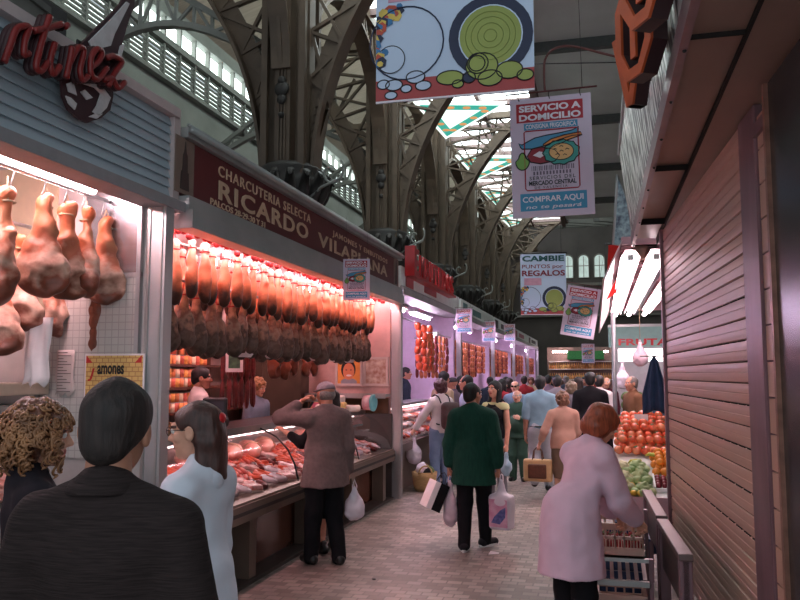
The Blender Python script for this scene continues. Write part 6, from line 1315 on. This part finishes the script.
# 4 man in grey jacket and cap, 5 woman beside him
p4, J4 = person('man in grey-brown jacket and flat cap holding his hand to his ear', (-2.53, 7.12, 0), .75, 1.68, SKIN_T, 1.08, belly=.02, res=.013, head=(10, -6, 0), hair=('cap', cloth('cap_grey', (128, 116, 122), .15, 40)), arms={-1: ((-.72, .6, .02), (.27, -.12, .22)), 1: ((.16, -.06, -1), (.02, .12, -1))}, curl=(1.2, .5), palm={-1: (.6, -.4, 0)},
    legs={1: ((.1, .03, .49), (.11, -.08, .085), 0), -1: ((-.1, .04, .49), (-.12, .05, .085), 0)}, top=dict(mat=JACK, hem=.72, loose=.024, name='jacket', flare=.05), bottom=dict(mat=BLACKC, loose=.02), fold=.009)
q = MB(); V, Q = snet(smin(.02, smax(.006, ell((0, -.03, -.005), (.083, .085, .07)), half((0, 0, -.06), (0, 0, 1)))), (-.1, -.14, -.1), (.1, .08, .08), .01); link('hair', nmesh('hair', (V@J4['R'].T+J4['head'])*J4['s'], Q), GREY_H, p4)
p5, J5 = person('woman in black top and long black skirt reaching to the counter, behind the grey jacket', (-2.66, 7.6, 0), 1.0, 1.6, SKIN, .95, fem=True, res=.014, hair=('bob', BROWN_H), arms={-1: ((-.35, .5, -.75), (-.3, .9, .5)), 1: ((.1, .1, -1), (0, .5, -.8))}, palm={-1: (0, 0, -1)}, top=dict(mat=BLACKC, hem=.86, sleeve=.82), bottom=dict(type='skirt', mat=BLACKC, hem=.36, name='skirt', flare=.155))
# 6 man in green
p6, J6 = person('man in dark green jumper and black trousers walking away carrying bags', at(474, 549, Z=0).to_tuple()[:2]+(0,), .02, 1.66, SKIN_T, 1.06, belly=.03, res=.0125, head=(-38, -2, 0), hair=('balding', BLACK_H), shoe=cloth('sneaker', (40, 36, 40)), sole=WHITE_P, arms={1: ((.22, -.02, -1), (.06, .08, -1)), -1: ((-.22, -.02, -1), (-.06, .06, -1))}, curl=(1.15, 1.15),
    legs={1: ((.095, .12, .49), (.1, .16, .085), 0), -1: ((-.09, .0, .49), (-.085, -.1, .085), 0)}, foot=(38, 4), top=dict(mat=GREENK, hem=.665, loose=.03, name='jumper', flare=.03), bottom=dict(mat=BLACKC, loose=.016), fold=.007)
V, Q = snet(smax(.004, rc((0, -.028, 1.41), (0, -.02, 1.475), .072, .064), half((0, 0, 1.47), (0, .1, -1))), (-.12, -.14, 1.35), (.12, .1, 1.5), .009); link('shirt_collar', nmesh('collar', V*J6['s'], Q), BEIGE, p6)
# 7 woman in pink-white coat
p7, J7 = person('woman with auburn bob in pale pink coat bending to reach into the beige crate', stand_at(568, 4.8), -.9, 1.6, SKIN, .95, bust=.02, lean=22, fem=True, res=.0115, head=(-6, -30, 0), hair=('bob', RED_H), arms={1: ((.0, .35, -.93), (-.25, .8, -.6)), -1: ((-.05, .45, -.9), (.1, .8, -.65))}, curl=(.9, .8), palm={1: (0, 0, -1), -1: (0, 0, -1)},
    top=dict(mat=COAT_P, hem=.61, loose=.028, name='pink_coat', flare=.035, flat=.9, sleeve=.92), bottom=dict(mat=BLACKC), fold=.009)
# 8, 9 the vendors
bx('floor_platform', (-4.9, 4.7, 0), (-3.97, 11.0, .09), mat('duckboard', (110, 84, 66), .7, var=.1), kind='structure')
p8, J8 = person('vendor in white coat with glasses and dark hair behind the ham counter', (-4.35, 8.02, .09), -.9, 1.74, SKIN_T, 1.0, res=.014, head=(-14, -4, 0), hair=('combed', BLACK_H), glasses='clear', top=dict(mat=WHITEC, hem=.7, loose=.018, name='white_coat'), bottom=dict(mat=BLACKC))
p9, J9 = person('vendor with curly fair hair in grey-blue top behind the chorizo strands', (-4.3, 9.45, .09), -1.9, 1.6, SKIN, .95, fem=True, res=.016, head=(0, -12, 0), hair=('puffy', BLOND_H), top=dict(mat=cloth('grey_blue', (128, 140, 156)), hem=.8), bottom=dict(mat=BLACKC))
bx('floor_step', (-4.9, 11.4, 0), (-3.74, 16.15, .1), bpy.data.materials['duckboard'], kind='structure')
person('man in dark navy suit behind the first lilac-lit counter', (-3.92, 15.88, .1), -1.4, 1.8, SKIN_T, 1., res=.02, hair=('short', BLACK_H), top=dict(mat=NAVYC, hem=.75, loose=.018, name='suit_jacket'), bottom=dict(mat=BLACKC))
# 11 woman with backpack
p11, J11 = person('woman in white top and jeans with brown backpack at the first lilac-lit counter', (-2.47, 12.35, 0), .8, 1.66, SKIN, .98, fem=True, res=.016, head=(10, 0, 0), hair=('puffy', mat('hair_wine', (70, 30, 32), .5, var=.3, scale=40, bump=.5)), arms={-1: ((-.4, .42, -.85), (-.35, .4, -.85)), 1: ((.12, .05, -1), (.0, .3, -.9))}, curl=(.4, 1.1), top=dict(mat=WHITEC, hem=.86, loose=.016), bottom=dict(mat=JEANS, loose=.02))
s = J11['s']; V, Q = snet(wob(smin(.04, rbox((.03, -.235, 1.14), (.16, .085, .22), .08), rbox((.03, -.32, 1.06), (.12, .05, .11), .04)), .008, 30), (-.2, -.4, .9), (.25, -.08, 1.42), .014); bp = empty('backpack', p11.location, .8, 'dark brown backpack worn over the white top', 'bag'); link('bag_body', nmesh('pack', V*s, Q), mat('backpack_brown', (58, 36, 34), .5, var=.2, scale=20), bp)
for q in (-1, 1): MB().tube(smooth([(q*.09*s, -.15*s, 1.34*s), (q*.1*s, -.09*s, 1.44*s), (q*.11*s, .02*s, 1.47*s), (q*.115*s, .11*s, 1.36*s), (q*.13*s, .12*s, 1.2*s), (q*.15*s, -.02*s, 1.04*s), (q*.12*s, -.15*s, 1.0*s)], 3), .012, 6).build('strap', BLACK_LEATHER, bp)
# the crowd
def c(label, px, D, face, h, hair, top, bottom, skin=SKIN_T, **k):
    fem = k.get('fem', False); t = dict(mat=top, hem=k.pop('hem', .84), loose=.018, sleeve=k.pop('sleeve', .96), collar=k.pop('collar', 1), name=k.pop('tname', 'shirt'))
    k.setdefault('res', .019)
    return person(label, stand_at(px, D), face, h, skin, k.pop('W', .95 if fem else 1.02), hair=hair, top=t, bottom=bottom if isinstance(bottom, dict) else dict(mat=bottom), **k)
c('man in beige shirt with black hair beside the backpack woman', 443, 13.5, -.7, 1.80, ('combed', BLACK_H), BEIGE, BLACKC, head=(20, 0, 0))
c('man in grey cap and mauve-grey jacket looking towards the stalls', 453, 14.4, 1.3, 1.70, ('cap', cloth('cap_dark', (66, 62, 66))), MAUVEC, BLACKC, tname='jacket', hem=.75)
c('woman in black with black hair behind the capped man', 461, 15.6, .6, 1.72, ('long', BLACK_H), DARKC, BLACKC, fem=True)
c('man in pale blue shirt with black hair just behind the green jumper', 467, 12.6, 1.5, 1.74, ('balding', BLACK_H), cloth('pale_blue', (176, 180, 206), .06), BLACKC)
p15, J15 = c('young woman with long dark hair, black top with pale green yoke, facing the camera', 495, 10.9, 2.7, 1.66, ('long', BLACK_H), BLACKC, dict(mat=GREYC), SKIN, fem=True, sleeve=0, collar=0, res=.015, bust=.02, W=.92, head=(-4, 4, 0), arms={-1: ((-.12, .0, -1), (-.05, .2, -1)), 1: ((.2, .1, -1), (-.2, .5, .4))}, curl=(.5, 1.1))
s = J15['s']; V, Q = snet(smax(.006, smin(.03, rc((-.12, 0, 1.33), (.12, 0, 1.33), .1, .1, (0, 1, 0), .95)), half((0, 0, 1.31), (0, 0, 1)), half((0, 0, 1.40), (0, .2, -1))), (-.24, -.16, 1.24), (.24, .2, 1.5), .014); link('yoke', nmesh('yoke', V*s, Q), CREAMC, p15)
p16, J16 = c('bald old man in dark green work clothes with hand on chest, facing the camera', 517, 13.2, PI-.15, 1.49, ('fringe', WHITE_H), GREENW, dict(mat=GREENW, loose=.022), SKIN, belly=.05, W=1.08, hem=.8, arms={-1: ((-.2, .1, -1), (.5, .7, .35)), 1: ((.16, 0, -1), (0, .2, -1))}, res=.016)
c('man in sunglasses and blue-grey shirt behind the old man in green', 515, 15.2, PI-.1, 1.63, ('fringe', GREY_H), cloth('blue_grey', (110, 130, 150)), BLACKC, SKIN, glasses='dark')
p18, J18 = c('man in light blue short-sleeved shirt and pale jeans walking away mid-aisle', 540, 12.05, .05, 1.73, ('short', BLACK_H), BLUES, dict(mat=PALE, loose=.018), sleeve=.46, hem=.92, W=1.06, res=.0145, legs={1: ((.1, .08, .49), (.1, .1, .085), 0), -1: ((-.1, .1, .5), (-.1, -.26, .2), 40)}, fold=.008)
s = J18['s']; o = MB(); o.tube([(.166*1.06*math.cos(a)*s, .122*math.sin(a)*s*1.06, .955*s) for a in np.linspace(0, 2*PI, 28, False)], .014, 6, True); o.build('belt', BLACK_LEATHER, p18)
p19, J19 = c('short woman in peach top and brown skirt holding a tan handbag', 562, 11.1, .35, 1.5, ('puffy', mat('hair_fair_brown', (150, 108, 84), .45, rgb2=(96, 64, 48), scale=18, bump=.6)), PEACH, dict(type='skirt', mat=BROWNSK, hem=.36, name='skirt', flare=.155), SKIN, fem=True, W=1.1, sleeve=.8, hem=.82, res=.0145, arms={-1: ((-.42, -.02, -.9), (-.2, .35, -.75)), 1: ((.2, .1, -1), (-.1, .6, -.5))}, curl=(.4, 1.2))
c('man in black long-sleeved top with dark hair walking away behind the peach-topped woman', 590, 12.6, -.05, 1.79, ('short', BLACK_H), BLACKC, BLACKC, W=1.1)
c('man in grey shirt with greying hair between blue shirt and black top', 557, 14.2, .1, 1.74, ('short', BLACK_H), GREYC, BLACKC)
c('blond woman seen from behind between grey shirt and black top', 571, 13.4, .0, 1.62, ('puffy', mat('hair_ash', (142, 122, 100), .5, rgb2=(100, 80, 62), scale=16)), GREYC, BLACKC, SKIN, fem=True)
c('woman with long dark hair beyond the man in black', 578, 15.2, .2, 1.7, ('long', BROWN_H), MAUVEC, BLACKC, SKIN, fem=True)
c('man in white shirt at the edge of crowd by the fruit stall', 599, 14.0, -.2, 1.74, ('short', BLACK_H), WHITEC, BLACKC)
c('old man with white hair in dark red waistcoat facing the camera', 606, 16.5, PI, 1.7, ('fringe', WHITE_H), cloth('wine_vest', (70, 28, 38)), BLACKC, SKIN)
c('woman in red top with long dark hair behind the green-yoked woman', 502, 15.6, -.6, 1.66, ('long', BLACK_H), REDC, BLACKC, SKIN, fem=True)
c('woman in wine red coat with short brown hair far behind the sunglasses man', 509, 18.2, .4, 1.66, ('bob', BROWN_H), cloth('wine', (96, 34, 44)), BLACKC, SKIN, fem=True)
c('man in brown jacket with greying hair beyond the tomatoes, by the teal-signed stall', 632, 12.9, 2.1, 1.72, ('balding', GREY_H), BROWNJ, BLACKC, tname='jacket', hem=.72)
far = [(490, 19, .3, 1.7, 'short', BLACK_H, NAVYC, 'man in navy jacket far along the lilac stalls'), (506, 22, PI, 1.68, 'bob', BROWN_H, WHITEC, 'woman in white blouse far along the stalls, facing here'), (524, 20, .2, 1.72, 'short', BROWN_H, REDC, 'man in red jumper far down the aisle'), (531, 25, PI, 1.66, 'puffy', CHEST_H, BEIGE, 'woman in beige far down aisle, facing here'), (548, 19, -.3, 1.74, 'short', BLACK_H, MAUVEC, 'man in mauve-grey far down the aisle centre'), (552, 27, .4, 1.7, 'long', BLACK_H, DARKC, 'woman in dark coat very far down the aisle'), (566, 22, .1, 1.72, 'short', GREY_H, NAVYC, 'grey-haired man in navy far down the aisle'), (584, 20, PI, 1.7, 'short', BLACK_H, BLUES, 'man in pale blue far down the aisle, facing here'), (592, 25, .0, 1.68, 'bob', BLOND_H, REDC, 'fair-haired woman in red far down the aisle')]
for px, D, fc, h, hs, hm, tp_, lb in far: c(lb, px, D, fc, h, (hs, hm), tp_, BLACKC, fem=hs in ('bob', 'puffy', 'long'), res=.024, hres=.01)
# ---- what they carry
g = palm_at(p4, J4, 1); plastic_bag('plastic_bag', 'white plastic bag held by the man in the grey jacket', (g.x+.07, g.y+.01, g.z), .1, .08, .37, BAGW, .4, seed=1)
g = palm_at(p6, J6, -1); plastic_bag('plastic_bag', 'narrow pale pink plastic bag beside the black and white carrier', (g.x+.02, g.y-.03, g.z), .075, .06, .52, BAGP, .2, seed=2); 
r = empty('paper_carrier', (g.x-.05, g.y+.02, g.z), .5, 'black and white paper carrier bag held by green-jumper man', 'bag'); Rt = rot(ry=.42); o = MB(); o.box((-.07, -.12, -.38), (.07, .12, -.1), R=Rt); o.build('bag_body', BLACKC, r); o = MB(); o.box((-.085, -.121, -.38), (-.07, .121, -.1), R=Rt); o.box((-.07, -.125, -.38), (-.03, -.12, -.1), R=Rt); o.build('white_side', PAPER, r); o = MB(); o.tube([tuple(Rt@np.array(q)) for q in ((-.05, 0, -.1), (-.03, 0, -.01), (0, 0, .01), (.03, 0, -.01), (.05, 0, -.1))], .005, 5); o.build('handle', BLACK_LEATHER, r)
g = palm_at(p6, J6, 1); r = empty('pack_in_bag', (g.x+.03, g.y, g.z), -.35, 'white plastic bag holding a pink and blue printed pack, right of green jumper', 'bag'); r['label'] = 'white plastic bag holding a boxy pink and blue printed pack'
V, Q = snet(wob(smin(.06, rbox((0, 0, -.36), (.115, .08, .17), .03), rc((0, 0, -.25), (0, 0, -.06), .075, .018)), .007, 30), (-.17, -.13, -.58), (.17, .13, .02), .012); link('film', nmesh('packbag', V, Q), BAGW, r); o = MB()
MB().prism([(-.1, -.5), (.1, -.5), (.1, -.23), (-.1, -.23)], (0, -.088, 0), (1, 0, 0), (0, 0, 1), (0, .01, 0)).build('pink_print', mat('pack_print', (222, 176, 196), .5, rgb2=(206, 130, 160), scale=14), r); MB().prism([(-.075, -.46), (.02, -.47), (.08, -.4), (.085, -.3), (.03, -.33), (-.04, -.4)], (0, -.092, 0), (1, 0, 0), (0, 0, 1), (0, .01, 0)).build('blue_print', mat('pack_blue', (62, 70, 130), .5, rgb2=(120, 120, 170), scale=30), r); MB().tube([(-.02, 0, -.12), (-.015, 0, 0), (0, 0, .012), (.015, 0, 0), (.02, 0, -.12)], .007, 6).build('handle', BAGW, r)
g = palm_at(p11, J11, -1); plastic_bag('plastic_bag', 'white plastic bag held by the backpack woman at the counter', (g.x+.04, g.y-.05, g.z), .13, .1, .46, BAGW, .3, seed=4)
g = palm_at(p15, J15, -1); plastic_bag('plastic_bag', 'pale blue plastic bag held by the green-yoked woman', g, .07, .06, .34, mat('bag_bluish', (150, 180, 196), .35, var=.08), .3, seed=6)
g = palm_at(p19, J19, -1); r = empty('handbag', (g.x, g.y, g.z), -.12, 'tan handbag with dark brown front pocket held by the peach-topped woman', 'bag'); TAN = mat('tan_leather', (206, 164, 116), .5, var=.08, scale=14)
V, Q = snet(rbox((0, 0, -.3), (.2, .065, .155), .025), (-.24, -.1, -.5), (.24, .1, -.1), .013); link('bag_body', nmesh('handbag', V, Q), TAN, r); V, Q = snet(rbox((0, -.07, -.31), (.13, .02, .1), .015), (-.16, -.11, -.44), (.16, -.03, -.18), .012); link('pocket', nmesh('pocket', V, Q), BROWN_LEATHER, r)
for y in (-.05, .05): MB().tube([(-.07, y, -.16), (-.055, y*.6, -.03), (-.02, y*.2, .012), (.02, y*.2, .012), (.055, y*.6, -.03), (.07, y, -.16)], .008, 6).build('handle', BROWN_LEATHER, r)
# straw basket on the floor
b = at(413, 490, Z=0); r = empty('straw_basket', (-2.62, b.y-.05, 0), .3, 'straw basket with white and green cloth standing on the floor by the counter', 'basket'); STRAW = mat('straw', (176, 146, 98), .8, var=.2, scale=40, stretch=(.4, .4, 3), bump=.6)
MB().lathe([(.13, 0), (.165, .06), (.185, .2), (.195, .29), (.18, .29), (.165, .2), (.14, .06), (.05, .03)], 22).build('basket_body', STRAW, r); o = MB()
for q in (-1, 1): o.tube([(.1*math.cos(a)+0, q*.17, .27+.12*math.sin(a)) for a in np.linspace(0, PI, 10)], .012, 6)
o.build('handle', STRAW, r)
for nm, cpos, rr, m in (('white_cloth', (-.04, -.02, .33), (.09, .07, .1), BAGW), ('green_leaves', (.07, .03, .3), (.08, .08, .07), GRN), ('dark_pack', (.03, -.07, .28), (.06, .05, .06), BLACKC)):
    V, Q = snet(wob(wob(ell(cpos, rr), .02, 40), .01, 90), np.array(cpos)-np.array(rr)-.05, np.array(cpos)+np.array(rr)+.05, .011); link(nm, nmesh(nm, V, Q), m, r)
p = at(494, 554, Z=0); o = MB().add([(-.05, -.04, .002), (.05, -.035, .012), (.045, .05, .004), (-.04, .045, .018)], [(0, 1, 2, 3)]).build('paper_scrap', PAPER, loc=(p.x, p.y, .001)); o.modifiers.new('t', 'SOLIDIFY').thickness = .002; tag(o, 'small white paper scrap on the paving behind the green-jumper man', 'litter')
p = at(374, 580, Z=0); o = MB().ball((0, 0, .008), (.02, .015, .008), 8, 5).build('dark_pebble', DARK, loc=p); tag(o, 'tiny dark speck of litter on the pinkish paving', 'litter')
